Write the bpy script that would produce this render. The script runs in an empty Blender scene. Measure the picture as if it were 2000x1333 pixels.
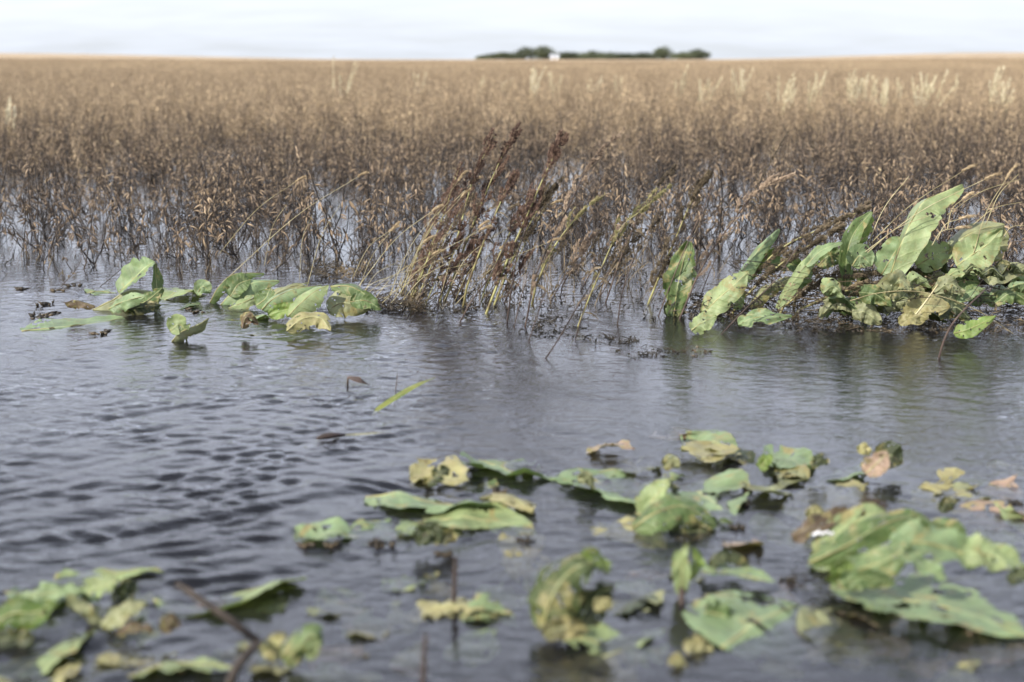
import bpy, math, random
import numpy as np
from mathutils import Vector, noise as mn
R = math.radians
sc = bpy.context.scene
COL = sc.collection

# ------------------------------------------------------------------ camera
CH, LENS, PITCH = 1.0, 50.0, 11.2
FP = 2000 * LENS / 36.0
cam = bpy.data.cameras.new('camera'); camo = bpy.data.objects.new('camera', cam); COL.objects.link(camo)
cam.lens = LENS; cam.sensor_width = 36; cam.clip_start = 0.05; cam.clip_end = 9000
camo.location = (0, 0, CH); camo.rotation_euler = (R(90 - PITCH), 0, 0)
cam.dof.use_dof = True; cam.dof.focus_distance = 5.9; cam.dof.aperture_fstop = 2.3; cam.dof.aperture_blades = 0
sc.camera = camo
# ------------------------------------------------------------------ sky, sun, exposure
SUN_EL, SUN_AZ = 38.0, 228.0        # azimuth clockwise from +Y: behind the camera, to the left
world = bpy.data.worlds.new('World'); sc.world = world; world.use_nodes = True
wn = world.node_tree; wn.nodes.clear(); WL = wn.links.new
def wnode(t, **k):
    n = wn.nodes.new(t)
    for a, b in k.items(): setattr(n, a, b)
    return n
wo = wnode('ShaderNodeOutputWorld'); bg = wnode('ShaderNodeBackground'); bg.inputs['Strength'].default_value = 0.10
sky = wnode('ShaderNodeTexSky', sky_type='NISHITA', sun_disc=False)
sky.sun_elevation = R(SUN_EL); sky.sun_rotation = R(SUN_AZ); sky.altitude = 200; sky.dust_density = 1.6; sky.ozone_density = 1.2
tc = wnode('ShaderNodeTexCoord'); sep = wnode('ShaderNodeSeparateXYZ'); WL(tc.outputs['Generated'], sep.inputs[0])
mx = wnode('ShaderNodeMath', operation='MAXIMUM'); WL(sep.outputs[2], mx.inputs[0]); mx.inputs[1].default_value = 0.0
ad = wnode('ShaderNodeMath', operation='ADD'); WL(mx.outputs[0], ad.inputs[0]); ad.inputs[1].default_value = 0.16
dv = wnode('ShaderNodeVectorMath', operation='DIVIDE'); WL(tc.outputs['Generated'], dv.inputs[0])
cmb = wnode('ShaderNodeCombineXYZ')
for i in range(3): WL(ad.outputs[0], cmb.inputs[i])
WL(cmb.outputs[0], dv.inputs[1])
mp = wnode('ShaderNodeMapping'); mp.inputs['Scale'].default_value = (0.9, 1.6, 1.0); mp.inputs['Location'].default_value = (3.1, 0.7, 0); WL(dv.outputs[0], mp.inputs[0])
nz = wnode('ShaderNodeTexNoise'); nz.inputs['Scale'].default_value = 2.6; nz.inputs['Detail'].default_value = 7; nz.inputs['Roughness'].default_value = 0.55
WL(mp.outputs[0], nz.inputs['Vector'])
rp = wnode('ShaderNodeValToRGB'); rp.color_ramp.elements[0].position = 0.34; rp.color_ramp.elements[0].color = (0.76, 0.76, 0.76, 1)
rp.color_ramp.elements[1].position = 0.66; rp.color_ramp.elements[1].color = (0.96, 0.96, 0.96, 1)
WL(nz.outputs['Fac'], rp.inputs[0])
veil = wnode('ShaderNodeMapRange'); veil.inputs['From Min'].default_value = 0.30; veil.inputs['From Max'].default_value = 0.72
veil.inputs['To Min'].default_value = 1.0; veil.inputs['To Max'].default_value = 0.30; WL(mx.outputs[0], veil.inputs[0])
vmul = wnode('ShaderNodeMath', operation='MULTIPLY'); WL(rp.outputs[0], vmul.inputs[0]); WL(veil.outputs[0], vmul.inputs[1])
mix = wnode('ShaderNodeMix', data_type='RGBA'); WL(vmul.outputs[0], mix.inputs['Factor'])
elr = wnode('ShaderNodeValToRGB'); WL(mx.outputs[0], elr.inputs[0])     # thin cloud brightens away from the horizon
elr.color_ramp.elements[0].color = (0.545, 0.58, 0.64, 1); elr.color_ramp.elements[1].color = (1.26, 1.33, 1.56, 1); elr.color_ramp.elements[1].position = 0.28
sc10 = wnode('ShaderNodeVectorMath', operation='SCALE'); sc10.inputs['Scale'].default_value = 10.4; WL(elr.outputs[0], sc10.inputs[0])
WL(sky.outputs[0], mix.inputs['A']); WL(sc10.outputs[0], mix.inputs['B'])
WL(mix.outputs['Result'], bg.inputs['Color']); WL(bg.outputs[0], wo.inputs[0])
sun = bpy.data.lights.new('sun', 'SUN'); sun.energy = 5.0; sun.angle = R(0.6); sun.color = (1.0, 0.945, 0.86)
suno = bpy.data.objects.new('sun', sun); COL.objects.link(suno)
sd = Vector((math.sin(R(SUN_AZ)) * math.cos(R(SUN_EL)), math.cos(R(SUN_AZ)) * math.cos(R(SUN_EL)), math.sin(R(SUN_EL))))
suno.rotation_euler = sd.to_track_quat('Z', 'Y').to_euler(); suno.location = sd * 30
sc.view_settings.view_transform = 'Standard'; sc.view_settings.look = 'None'
sc.view_settings.gamma = 1.0; sc.view_settings.use_curve_mapping = False; sc.view_settings.exposure = 0.62
sc.cycles.max_bounces = 8; sc.cycles.transparent_max_bounces = 24; sc.cycles.diffuse_bounces = 3; sc.cycles.glossy_bounces = 3
sc.cycles.caustics_reflective = False; sc.cycles.caustics_refractive = False
sc.cycles.use_denoising = True

# ------------------------------------------------------------------ helpers
CP, SP = math.cos(R(PITCH)), math.sin(R(PITCH))
def ray(px, py):                       # viewing ray of a photo pixel
    a, b = (px - 1000) / FP, (666.5 - py) / FP
    return Vector((a, CP + b * SP, -SP + b * CP))
def G(px, py, z=0.0):                  # where that ray meets height z
    d = ray(px, py); t = (z - CH) / d.z
    return Vector((d.x * t, d.y * t, z))
def P(px, py, Y):                      # where that ray is Y metres ahead
    d = ray(px, py); t = Y / d.y
    return Vector((d.x * t, Y, CH + d.z * t))
def catmull(pts, n):
    pts = [Vector(p) for p in pts]
    if len(pts) == 2: return [pts[0].lerp(pts[1], i / (n - 1)) for i in range(n)]
    q = [2 * pts[0] - pts[1]] + pts + [2 * pts[-1] - pts[-2]]
    out = []
    for i in range(n):
        f = i / (n - 1) * (len(pts) - 1); k = min(int(f), len(pts) - 2); t = f - k
        a, b, c, d = q[k:k + 4]
        out.append(0.5 * ((2 * b) + (c - a) * t + (2 * a - 5 * b + 4 * c - d) * t * t + (3 * b - a - 3 * c + d) * t ** 3))
    return out
class MB:
    def __init__(s): s.v, s.f, s.m, s.uv = [], [], [], None
    def tube(s, pts, radii, n=5, mat=0, flat=1.0):
        b0 = len(s.v); L = len(pts)
        pts = [Vector(p) for p in pts]
        up = None
        for i, p in enumerate(pts):
            t = (pts[min(i + 1, L - 1)] - pts[max(i - 1, 0)])
            if t.length < 1e-9: t = Vector((0, 0, 1))
            t.normalize()
            if up is None: up = Vector((0, 0, 1)) if abs(t.z) < 0.8 else Vector((0, 1, 0))
            a = t.cross(up)
            if a.length < 1e-6: a = t.cross(Vector((1, 0.1, 0)))
            a.normalize(); b = a.cross(t); up = b
            r = radii[i] if hasattr(radii, '__len__') else radii
            for k in range(n):
                an = 2 * math.pi * k / n
                s.v.append(p + a * (math.cos(an) * r) + b * (math.sin(an) * r * flat))
        for i in range(L - 1):
            for k in range(n):
                s.f.append((b0 + i * n + k, b0 + i * n + (k + 1) % n, b0 + (i + 1) * n + (k + 1) % n, b0 + (i + 1) * n + k)); s.m.append(mat)
        s.f.append(tuple(b0 + k for k in range(n))[::-1]); s.m.append(mat)
        s.f.append(tuple(b0 + (L - 1) * n + k for k in range(n))); s.m.append(mat)
    def bud(s, p, d, l, r, mat=0):     # small pointed grain
        d = d.normalized(); a = d.cross(Vector((0.3, 0.5, 0.8)))
        if a.length < 1e-5: a = d.cross(Vector((1, 0, 0)))
        a.normalize(); b = a.cross(d); k = len(s.v); c = p + d * (l * 0.4)
        s.v += [p, c + a * r, c + b * r - a * r * 0.4, c - b * r - a * r * 0.4, p + d * l]
        for q in ((0, 2, 1), (0, 3, 2), (0, 1, 3), (4, 1, 2), (4, 2, 3), (4, 3, 1)):
            s.f.append(tuple(k + i for i in q)); s.m.append(mat)
    def strip(s, pts, w, nrm, mat=0, w1=None):
        k = len(s.v); L = len(pts)
        for i, p in enumerate(pts):
            t = (pts[min(i + 1, L - 1)] - pts[max(i - 1, 0)]).normalized(); a = t.cross(nrm)
            if a.length < 1e-6: a = Vector((1, 0, 0))
            a.normalize(); ww = w[i] if hasattr(w, '__len__') else w * math.sin(math.pi * (0.12 + 0.86 * i / (L - 1)))
            s.v += [p - a * ww, p + a * ww]
        for i in range(L - 1):
            s.f.append((k + 2 * i, k + 2 * i + 1, k + 2 * i + 3, k + 2 * i + 2)); s.m.append(mat)
    def mesh(s, name, mats, smooth=True):
        me = bpy.data.meshes.new(name); me.from_pydata([tuple(v) for v in s.v], [], s.f)
        for m in mats: me.materials.append(m)
        me.polygons.foreach_set('material_index', s.m)
        if smooth: me.polygons.foreach_set('use_smooth', [True] * len(me.polygons))
        me.update(); return me
    def build(s, name, mats, parent=None, smooth=True):
        if not isinstance(mats, (list, tuple)): mats = [mats]
        o = bpy.data.objects.new(name, s.mesh(name, mats, smooth)); COL.objects.link(o)
        if parent: attach(o, parent)
        return o
def attach(o, parent):
    o.parent = parent
    o.matrix_parent_inverse = parent_world(parent).inverted()
from mathutils import Matrix
def parent_world(p):
    m = p.matrix_basis.copy()
    if p.parent: m = parent_world(p.parent) @ p.matrix_parent_inverse @ m
    return m
def tag(o, label=None, cat=None, group=None, kind=None):
    if label: o['label'] = label
    if cat: o['category'] = cat
    if group: o['group'] = group
    if kind: o['kind'] = kind
    return o
def empty(name, loc):
    o = bpy.data.objects.new(name, None); COL.objects.link(o); o.location = loc; o.empty_display_size = 0.05
    return o

# ------------------------------------------------------------------ materials
def newmat(name):
    m = bpy.data.materials.new(name); m.use_nodes = True; nt = m.node_tree; nt.nodes.clear()
    return m, nt, nt.links.new
def N(nt, t, ins=None, **k):
    n = nt.nodes.new(t)
    for a, b in k.items(): setattr(n, a, b)
    for a, b in (ins or {}).items(): n.inputs[a].default_value = b
    return n
def ramp(nt, stops):
    r = N(nt, 'ShaderNodeValToRGB'); e = r.color_ramp.elements
    while len(e) < len(stops): e.new(0.5)
    for i, (p, c) in enumerate(stops): e[i].position = p; e[i].color = (*c, 1) if len(c) == 3 else c
    return r
def plantmat(name, stops, scale=60, rough=0.75, rnd=0.5, bump=0.3, transl=0.0, coord='Object', spec=0.3):
    """colour from noise plus a random shift for each plant"""
    m, nt, L = newmat(name)
    out = N(nt, 'ShaderNodeOutputMaterial'); b = N(nt, 'ShaderNodeBsdfPrincipled', {'Roughness': rough})
    b.inputs['Specular IOR Level'].default_value = spec
    t = N(nt, 'ShaderNodeTexCoord'); n = N(nt, 'ShaderNodeTexNoise', {'Scale': scale, 'Detail': 4.0, 'Roughness': 0.6}); L(t.outputs[coord], n.inputs['Vector'])
    oi = N(nt, 'ShaderNodeObjectInfo'); ma = N(nt, 'ShaderNodeMath', {1: rnd, 2: -rnd / 2}, operation='MULTIPLY_ADD'); L(oi.outputs['Random'], ma.inputs[0])
    s = N(nt, 'ShaderNodeMath', operation='ADD'); L(n.outputs['Fac'], s.inputs[0]); L(ma.outputs[0], s.inputs[1])
    r = ramp(nt, stops); L(s.outputs[0], r.inputs[0]); L(r.outputs[0], b.inputs['Base Color'])
    bp = N(nt, 'ShaderNodeBump', {'Strength': bump, 'Distance': 0.002}); L(n.outputs['Fac'], bp.inputs['Height']); L(bp.outputs[0], b.inputs['Normal'])
    if transl:
        tr = N(nt, 'ShaderNodeBsdfTranslucent'); L(r.outputs[0], tr.inputs[0]); ms = N(nt, 'ShaderNodeMixShader', {0: transl})
        L(b.outputs[0], ms.inputs[1]); L(tr.outputs[0], ms.inputs[2]); L(ms.outputs[0], out.inputs[0])
    else: L(b.outputs[0], out.inputs[0])
    return m
M = {}
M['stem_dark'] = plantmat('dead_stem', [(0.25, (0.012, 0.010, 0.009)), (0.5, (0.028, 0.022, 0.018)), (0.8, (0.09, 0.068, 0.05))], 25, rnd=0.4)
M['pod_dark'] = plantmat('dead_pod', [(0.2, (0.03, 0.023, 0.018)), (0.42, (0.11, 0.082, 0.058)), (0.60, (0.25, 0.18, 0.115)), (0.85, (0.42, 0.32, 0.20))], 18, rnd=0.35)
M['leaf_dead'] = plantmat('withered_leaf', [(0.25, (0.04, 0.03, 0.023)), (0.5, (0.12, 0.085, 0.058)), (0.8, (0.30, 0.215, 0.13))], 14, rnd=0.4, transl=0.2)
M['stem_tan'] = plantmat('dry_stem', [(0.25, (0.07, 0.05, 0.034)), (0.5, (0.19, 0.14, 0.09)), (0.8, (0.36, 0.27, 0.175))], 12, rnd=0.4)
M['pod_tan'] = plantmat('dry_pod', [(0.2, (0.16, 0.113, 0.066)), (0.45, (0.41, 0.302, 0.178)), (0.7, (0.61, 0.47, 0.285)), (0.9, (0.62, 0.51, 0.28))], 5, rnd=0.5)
M['redseed'] = plantmat('red_seed_head', [(0.3, (0.045, 0.028, 0.021)), (0.5, (0.125, 0.077, 0.056)), (0.75, (0.28, 0.19, 0.135))], 70, rnd=0.15, bump=0.6)
M['brownseed'] = plantmat('brown_seed_head', [(0.3, (0.03, 0.024, 0.017)), (0.5, (0.085, 0.066, 0.042)), (0.75, (0.22, 0.17, 0.105))], 70, rnd=0.2, bump=0.6)
M['tanseed'] = plantmat('tan_seed_head', [(0.3, (0.12, 0.085, 0.06)), (0.5, (0.27, 0.20, 0.14)), (0.75, (0.45, 0.35, 0.24))], 70, rnd=0.2, bump=0.6)
M['greenseed'] = plantmat('green_seed_head', [(0.3, (0.08, 0.08, 0.03)), (0.5, (0.20, 0.18, 0.08)), (0.75, (0.36, 0.31, 0.16))], 70, rnd=0.2, bump=0.6)
M['stem_green'] = plantmat('yellow_green_stem', [(0.3, (0.10, 0.075, 0.04)), (0.5, (0.24, 0.22, 0.09)), (0.75, (0.36, 0.35, 0.16))], 22, rnd=0.1, rough=0.5)
M['stem_brown'] = plantmat('brown_stem', [(0.3, (0.025, 0.018, 0.015)), (0.5, (0.06, 0.042, 0.034)), (0.75, (0.15, 0.11, 0.08))], 14, rnd=0.2)
M['straw'] = plantmat('straw_stalk', [(0.3, (0.17, 0.14, 0.07)), (0.5, (0.34, 0.29, 0.155)), (0.75, (0.50, 0.45, 0.27))], 12, rnd=0.2, rough=0.5)
M['foxtail'] = plantmat('foxtail_head', [(0.3, (0.22, 0.16, 0.09)), (0.5, (0.42, 0.32, 0.19)), (0.75, (0.62, 0.50, 0.32))], 90, rnd=0.2, transl=0.25)
M['plume'] = plantmat('pale_plume', [(0.3, (0.52, 0.45, 0.29)), (0.5, (0.68, 0.61, 0.42)), (0.75, (0.78, 0.72, 0.54))], 3, rnd=0.2, transl=0.25)
M['debris'] = plantmat('wet_debris', [(0.3, (0.014, 0.012, 0.008)), (0.5, (0.036, 0.028, 0.018)), (0.64, (0.09, 0.066, 0.036)), (0.8, (0.26, 0.19, 0.10))], 7, rnd=0.2, rough=0.45)
M['tree_leaf'] = plantmat('tree_leaf', [(0.3, (0.055, 0.065, 0.042)), (0.5, (0.09, 0.105, 0.06)), (0.75, (0.14, 0.155, 0.085))], 0.35, rnd=0.35, transl=0.2)  # lightened and greyed: distance haze put into the leaf colour
M['bark'] = plantmat('bark', [(0.3, (0.06, 0.045, 0.035)), (0.7, (0.14, 0.11, 0.085))], 2)
M['white'] = plantmat('white_paint', [(0.3, (0.72, 0.72, 0.72)), (0.7, (0.80, 0.80, 0.80))], 1, rnd=0.0)
M['roof'] = plantmat('grey_roof', [(0.3, (0.30, 0.31, 0.33)), (0.7, (0.40, 0.41, 0.43))], 1, rnd=0.0)

def leafmat():
    """broad leaf: object colour for the blade, UV (along, across) for veins, blotches of yellow and brown decay"""
    m, nt, L = newmat('broad_leaf'); out = N(nt, 'ShaderNodeOutputMaterial')
    oi = N(nt, 'ShaderNodeObjectInfo'); tcn = N(nt, 'ShaderNodeTexCoord'); uv = N(nt, 'ShaderNodeUVMap'); uv.uv_map = 'UVMap'
    off = N(nt, 'ShaderNodeVectorMath', operation='ADD'); L(tcn.outputs['Object'], off.inputs[0])
    rv = N(nt, 'ShaderNodeCombineXYZ'); rm = N(nt, 'ShaderNodeMath', {1: 37.0}, operation='MULTIPLY'); L(oi.outputs['Random'], rm.inputs[0]); L(rm.outputs[0], rv.inputs[0]); L(rv.outputs[0], off.inputs[1])
    n1 = N(nt, 'ShaderNodeTexNoise', {'Scale': 16.0, 'Detail': 5.0, 'Roughness': 0.62}); L(off.outputs[0], n1.inputs['Vector'])
    n2 = N(nt, 'ShaderNodeTexNoise', {'Scale': 55.0, 'Detail': 5.0, 'Roughness': 0.7}); L(off.outputs[0], n2.inputs['Vector'])
    n3 = N(nt, 'ShaderNodeTexNoise', {'Scale': 190.0, 'Detail': 3.0, 'Roughness': 0.6}); L(off.outputs[0], n3.inputs['Vector'])
    nd = N(nt, 'ShaderNodeTexNoise', {'Scale': 21.0, 'Detail': 8.0, 'Roughness': 0.66, 'Distortion': 0.7}); L(off.outputs[0], nd.inputs['Vector'])
    su = N(nt, 'ShaderNodeSeparateXYZ'); L(uv.outputs[0], su.inputs[0])
    # side veins: lines of constant along - 0.22*|across|
    ab = N(nt, 'ShaderNodeMath', operation='ABSOLUTE'); L(su.outputs[1], ab.inputs[0])
    v1 = N(nt, 'ShaderNodeMath', {1: -0.13}, operation='MULTIPLY_ADD'); L(ab.outputs[0], v1.inputs[0]); L(su.outputs[0], v1.inputs[2])
    wob = N(nt, 'ShaderNodeMath', {1: 0.03}, operation='MULTIPLY_ADD'); L(n1.outputs['Fac'], wob.inputs[0]); L(v1.outputs[0], wob.inputs[2])
    v2 = N(nt, 'ShaderNodeMath', {1: 62.0}, operation='MULTIPLY'); L(wob.outputs[0], v2.inputs[0])
    v3 = N(nt, 'ShaderNodeMath', operation='SINE'); L(v2.outputs[0], v3.inputs[0])
    vr = ramp(nt, [(0.80, (0, 0, 0)), (1.0, (1, 1, 1))]); L(v3.outputs[0], vr.inputs[0])
    mid = ramp(nt, [(0.0, (1, 1, 1)), (0.07, (0, 0, 0))]); L(ab.outputs[0], mid.inputs[0])
    vv = N(nt, 'ShaderNodeMath', operation='MAXIMUM'); L(vr.outputs[0], vv.inputs[0]); L(mid.outputs[0], vv.inputs[1])
    # blade colour
    hs = N(nt, 'ShaderNodeHueSaturation'); L(oi.outputs['Color'], hs.inputs['Color'])
    mr = N(nt, 'ShaderNodeMapRange', {'From Min': 0.25, 'From Max': 0.75, 'To Min': 0.55, 'To Max': 1.4}); L(n1.outputs['Fac'], mr.inputs[0]); L(mr.outputs[0], hs.inputs['Value'])
    m2 = N(nt, 'ShaderNodeMapRange', {'From Min': 0.3, 'From Max': 0.7, 'To Min': 0.478, 'To Max': 0.515}); L(n2.outputs['Fac'], m2.inputs[0]); L(m2.outputs[0], hs.inputs['Hue'])
    veinc = N(nt, 'ShaderNodeMix', data_type='RGBA'); L(hs.outputs[0], veinc.inputs['A']); veinc.inputs['B'].default_value = (0.42, 0.45, 0.22, 1)
    vm0 = N(nt, 'ShaderNodeMath', {1: 0.09}, operation='MULTIPLY'); L(vr.outputs[0], vm0.inputs[0]); vm = N(nt, 'ShaderNodeMath', {1: 0.6}, operation='MULTIPLY_ADD'); L(mid.outputs[0], vm.inputs[0]); L(vm0.outputs[0], vm.inputs[2]); L(vm.outputs[0], veinc.inputs['Factor'])
    # decay amount from the object's own property
    at = N(nt, 'ShaderNodeAttribute', attribute_type='OBJECT', attribute_name='decay')
    edge = N(nt, 'ShaderNodeMath', {1: 0.065}, operation='MULTIPLY'); L(ab.outputs[0], edge.inputs[0])
    s1 = N(nt, 'ShaderNodeMath', operation='ADD'); L(nd.outputs['Fac'], s1.inputs[0]); L(edge.outputs[0], s1.inputs[1])
    s2 = N(nt, 'ShaderNodeMath', {1: 0.21}, operation='MULTIPLY_ADD'); L(at.outputs['Fac'], s2.inputs[0]); L(s1.outputs[0], s2.inputs[2])
    dy = ramp(nt, [(0.62, (0, 0, 0)), (0.72, (1, 1, 1))]); L(s2.outputs[0], dy.inputs[0])
    db = ramp(nt, [(0.76, (0, 0, 0)), (0.82, (1, 1, 1))]); L(s2.outputs[0], db.inputs[0])
    c1 = N(nt, 'ShaderNodeMix', data_type='RGBA'); L(dy.outputs[0], c1.inputs['Factor']); L(veinc.outputs['Result'], c1.inputs['A']); c1.inputs['B'].default_value = (0.235, 0.205, 0.085, 1)
    c2 = N(nt, 'ShaderNodeMix', data_type='RGBA'); L(db.outputs[0], c2.inputs['Factor']); L(c1.outputs['Result'], c2.inputs['A']); c2.inputs['B'].default_value = (0.055, 0.038, 0.022, 1)
    # small dark spots
    vo = N(nt, 'ShaderNodeTexVoronoi', {'Scale': 42.0}); L(off.outputs[0], vo.inputs['Vector'])
    vs = ramp(nt, [(0.08, (1, 1, 1)), (0.15, (0, 0, 0))]); L(vo.outputs['Distance'], vs.inputs[0])
    sg = ramp(nt, [(0.55, (0, 0, 0)), (0.62, (1, 1, 1))]); L(n1.outputs['Fac'], sg.inputs[0])
    sm = N(nt, 'ShaderNodeMath', operation='MULTIPLY'); L(vs.outputs[0], sm.inputs[0]); L(sg.outputs[0], sm.inputs[1])
    c3 = N(nt, 'ShaderNodeMix', data_type='RGBA'); L(sm.outputs[0], c3.inputs['Factor']); L(c2.outputs['Result'], c3.inputs['A']); c3.inputs['B'].default_value = (0.03, 0.024, 0.016, 1)
    b = N(nt, 'ShaderNodeBsdfPrincipled', {'Roughness': 0.42}); b.inputs['Specular IOR Level'].default_value = 0.35; L(c3.outputs['Result'], b.inputs['Base Color'])
    h1 = N(nt, 'ShaderNodeMath', {1: 0.35}, operation='MULTIPLY_ADD'); L(vv.outputs[0], h1.inputs[0]); L(n3.outputs['Fac'], h1.inputs[2])
    h2 = N(nt, 'ShaderNodeMath', {1: 1.6}, operation='MULTIPLY_ADD'); L(n2.outputs['Fac'], h2.inputs[0]); L(h1.outputs[0], h2.inputs[2])
    bp = N(nt, 'ShaderNodeBump', {'Strength': 0.7, 'Distance': 0.0022}); L(h2.outputs[0], bp.inputs['Height']); L(bp.outputs[0], b.inputs['Normal'])
    tr = N(nt, 'ShaderNodeBsdfTranslucent'); hc = N(nt, 'ShaderNodeMix', {'Factor': 0.75}, data_type='RGBA', blend_type='MULTIPLY'); L(c3.outputs['Result'], hc.inputs['A']); hc.inputs['B'].default_value = (1.15, 1.3, 0.4, 1)
    L(hc.outputs['Result'], tr.inputs[0]); ms = N(nt, 'ShaderNodeMixShader', {0: 0.22}); L(b.outputs[0], ms.inputs[1]); L(tr.outputs[0], ms.inputs[2]); L(ms.outputs[0], out.inputs[0])
    return m
M['leaf'] = leafmat()

def watermat():
    m, nt, L = newmat('flood_water'); out = N(nt, 'ShaderNodeOutputMaterial')
    tcn = N(nt, 'ShaderNodeTexCoord')
    mp = N(nt, 'ShaderNodeMapping', {'Rotation': (0, 0, R(24)), 'Scale': (1, 1.7, 1)}); L(tcn.outputs['Object'], mp.inputs[0])
    a = N(nt, 'ShaderNodeTexNoise', {'Scale': 19.0, 'Detail': 1.2, 'Roughness': 0.45, 'Distortion': 0.5}); L(mp.outputs[0], a.inputs['Vector'])
    mp2 = N(nt, 'ShaderNodeMapping', {'Rotation': (0, 0, R(-38)), 'Scale': (1, 2.6, 1)}); L(tcn.outputs['Object'], mp2.inputs[0])
    b = N(nt, 'ShaderNodeTexNoise', {'Scale': 52.0, 'Detail': 1.5, 'Roughness': 0.5, 'Distortion': 0.8}); L(mp2.outputs[0], b.inputs['Vector'])
    patch = N(nt, 'ShaderNodeTexNoise', {'Scale': 0.9, 'Detail': 2.0}); L(tcn.outputs['Object'], patch.inputs['Vector'])
    pr = N(nt, 'ShaderNodeMapRange', {'From Min': 0.35, 'From Max': 0.65, 'To Min': 0.25, 'To Max': 1.0}); L(patch.outputs['Fac'], pr.inputs[0])
    s = N(nt, 'ShaderNodeMath', {1: 0.30}, operation='MULTIPLY_ADD'); L(b.outputs['Fac'], s.inputs[0]); L(a.outputs['Fac'], s.inputs[2])
    s2 = N(nt, 'ShaderNodeMath', operation='MULTIPLY'); L(s.outputs[0], s2.inputs[0])
    sy = N(nt, 'ShaderNodeSeparateXYZ'); L(tcn.outputs['Object'], sy.inputs[0])
    shelter = N(nt, 'ShaderNodeMapRange', {'From Min': 5.2, 'From Max': 7.6, 'To Min': 1.0, 'To Max': 0.16}); L(sy.outputs[1], shelter.inputs[0])   # plants break the wind
    s3 = N(nt, 'ShaderNodeMath', operation='MULTIPLY'); L(pr.outputs[0], s3.inputs[0]); L(shelter.outputs[0], s3.inputs[1]); L(s3.outputs[0], s2.inputs[1])
    bp = N(nt, 'ShaderNodeBump', {'Strength': 1.0, 'Distance': 0.0052}); L(s2.outputs[0], bp.inputs['Height'])
    fr = N(nt, 'ShaderNodeFresnel', {'IOR': 1.333}); L(bp.outputs[0], fr.inputs['Normal'])
    gl = N(nt, 'ShaderNodeBsdfGlossy', {'Roughness': 0.012, 'Color': (1, 1, 1, 1)}); L(bp.outputs[0], gl.inputs['Normal'])
    tr = N(nt, 'ShaderNodeBsdfTransparent'); df = N(nt, 'ShaderNodeBsdfDiffuse', {'Color': (0.085, 0.085, 0.10, 1)})
    ms = N(nt, 'ShaderNodeMixShader', {0: 0.07}); L(tr.outputs[0], ms.inputs[1]); L(df.outputs[0], ms.inputs[2])
    mf = N(nt, 'ShaderNodeMixShader'); L(fr.outputs[0], mf.inputs[0]); L(ms.outputs[0], mf.inputs[1]); L(gl.outputs[0], mf.inputs[2])
    L(mf.outputs[0], out.inputs['Surface'])
    va = N(nt, 'ShaderNodeVolumeAbsorption', {'Color': (0.50, 0.45, 0.38, 1), 'Density': 24.0}); L(va.outputs[0], out.inputs['Volume'])
    return m
M['water'] = watermat()
def groundmat(name, stops, scale, stretch=(1, 1, 1), bump=0.5, dist=0.05):
    m, nt, L = newmat(name); out = N(nt, 'ShaderNodeOutputMaterial'); b = N(nt, 'ShaderNodeBsdfPrincipled', {'Roughness': 0.9}); b.inputs['Specular IOR Level'].default_value = 0.1
    t = N(nt, 'ShaderNodeTexCoord'); mp = N(nt, 'ShaderNodeMapping', {'Scale': stretch}); L(t.outputs['Object'], mp.inputs[0])
    n = N(nt, 'ShaderNodeTexNoise', {'Scale': scale, 'Detail': 8.0, 'Roughness': 0.6}); L(mp.outputs[0], n.inputs['Vector'])
    r = ramp(nt, stops); L(n.outputs['Fac'], r.inputs[0]); L(r.outputs[0], b.inputs['Base Color'])
    bp = N(nt, 'ShaderNodeBump', {'Strength': bump, 'Distance': dist}); L(n.outputs['Fac'], bp.inputs['Height']); L(bp.outputs[0], b.inputs['Normal']); L(b.outputs[0], out.inputs[0])
    return m
M['mud'] = groundmat('mud', [(0.3, (0.05, 0.038, 0.028)), (0.7, (0.13, 0.10, 0.07))], 2.5)
M['canopy'] = groundmat('ripe_crop', [(0.3, (0.25, 0.185, 0.12)), (0.5, (0.34, 0.26, 0.17)), (0.72, (0.43, 0.34, 0.225))], 0.035, (0.35, 1.6, 1), 0.6, 0.6)

# ------------------------------------------------------------------ terrain
def sst(a, b, x):
    t = np.clip((x - a) / (b - a), 0, 1); return t * t * (3 - 2 * t)
def terrain(x, y):
    x = np.asarray(x, float); y = np.asarray(y, float)
    z = -0.35 + 0.42 * sst(14, 48, y)
    z = z + 0.40 * sst(60, 900, y)
    a = x / np.maximum(y, 1.0)                            # bearing
    side = 3.5 * sst(0.08, 0.36, -a) + 3.9 * sst(0.12, 0.34, a)
    z = z + side * sst(120, 880, y) - 30 * sst(960, 3200, y)
    return z
ys = np.concatenate([np.linspace(-6, 12, 10), np.linspace(14, 60, 24), np.geomspace(66, 5000, 70)])
def grid_sheet(name, ys, halfw, nx, zf, mat):
    u = np.linspace(-1, 1, nx); Y, U = np.meshgrid(ys, u, indexing='ij'); X = U * halfw(Y)
    Z = zf(X, Y); v = np.stack([X, Y, Z], -1).reshape(-1, 3)
    i = np.arange(len(ys) - 1)[:, None] * nx + np.arange(nx - 1)[None]
    f = np.stack([i, i + 1, i + nx + 1, i + nx], -1).reshape(-1, 4)
    me = bpy.data.meshes.new(name); me.from_pydata(v.tolist(), [], f.tolist()); me.materials.append(mat)
    me.polygons.foreach_set('use_smooth', [True] * len(me.polygons)); o = bpy.data.objects.new(name, me); COL.objects.link(o); return o
o = grid_sheet('ground', ys, lambda Y: 14 + 1.3 * np.maximum(Y, 0), 81, terrain, M['mud']); tag(o, kind='structure')
yf = np.geomspace(300, 1500, 90)
o = grid_sheet('far_field', yf, lambda Y: 1.0 * Y, 160, lambda X, Y: terrain(X, Y) + 0.45 + 0.12 * np.sin(X * 1.7 + np.sin(Y * .3) * 3) * np.sin(Y * .9), M['canopy']); tag(o, kind='structure')

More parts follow.
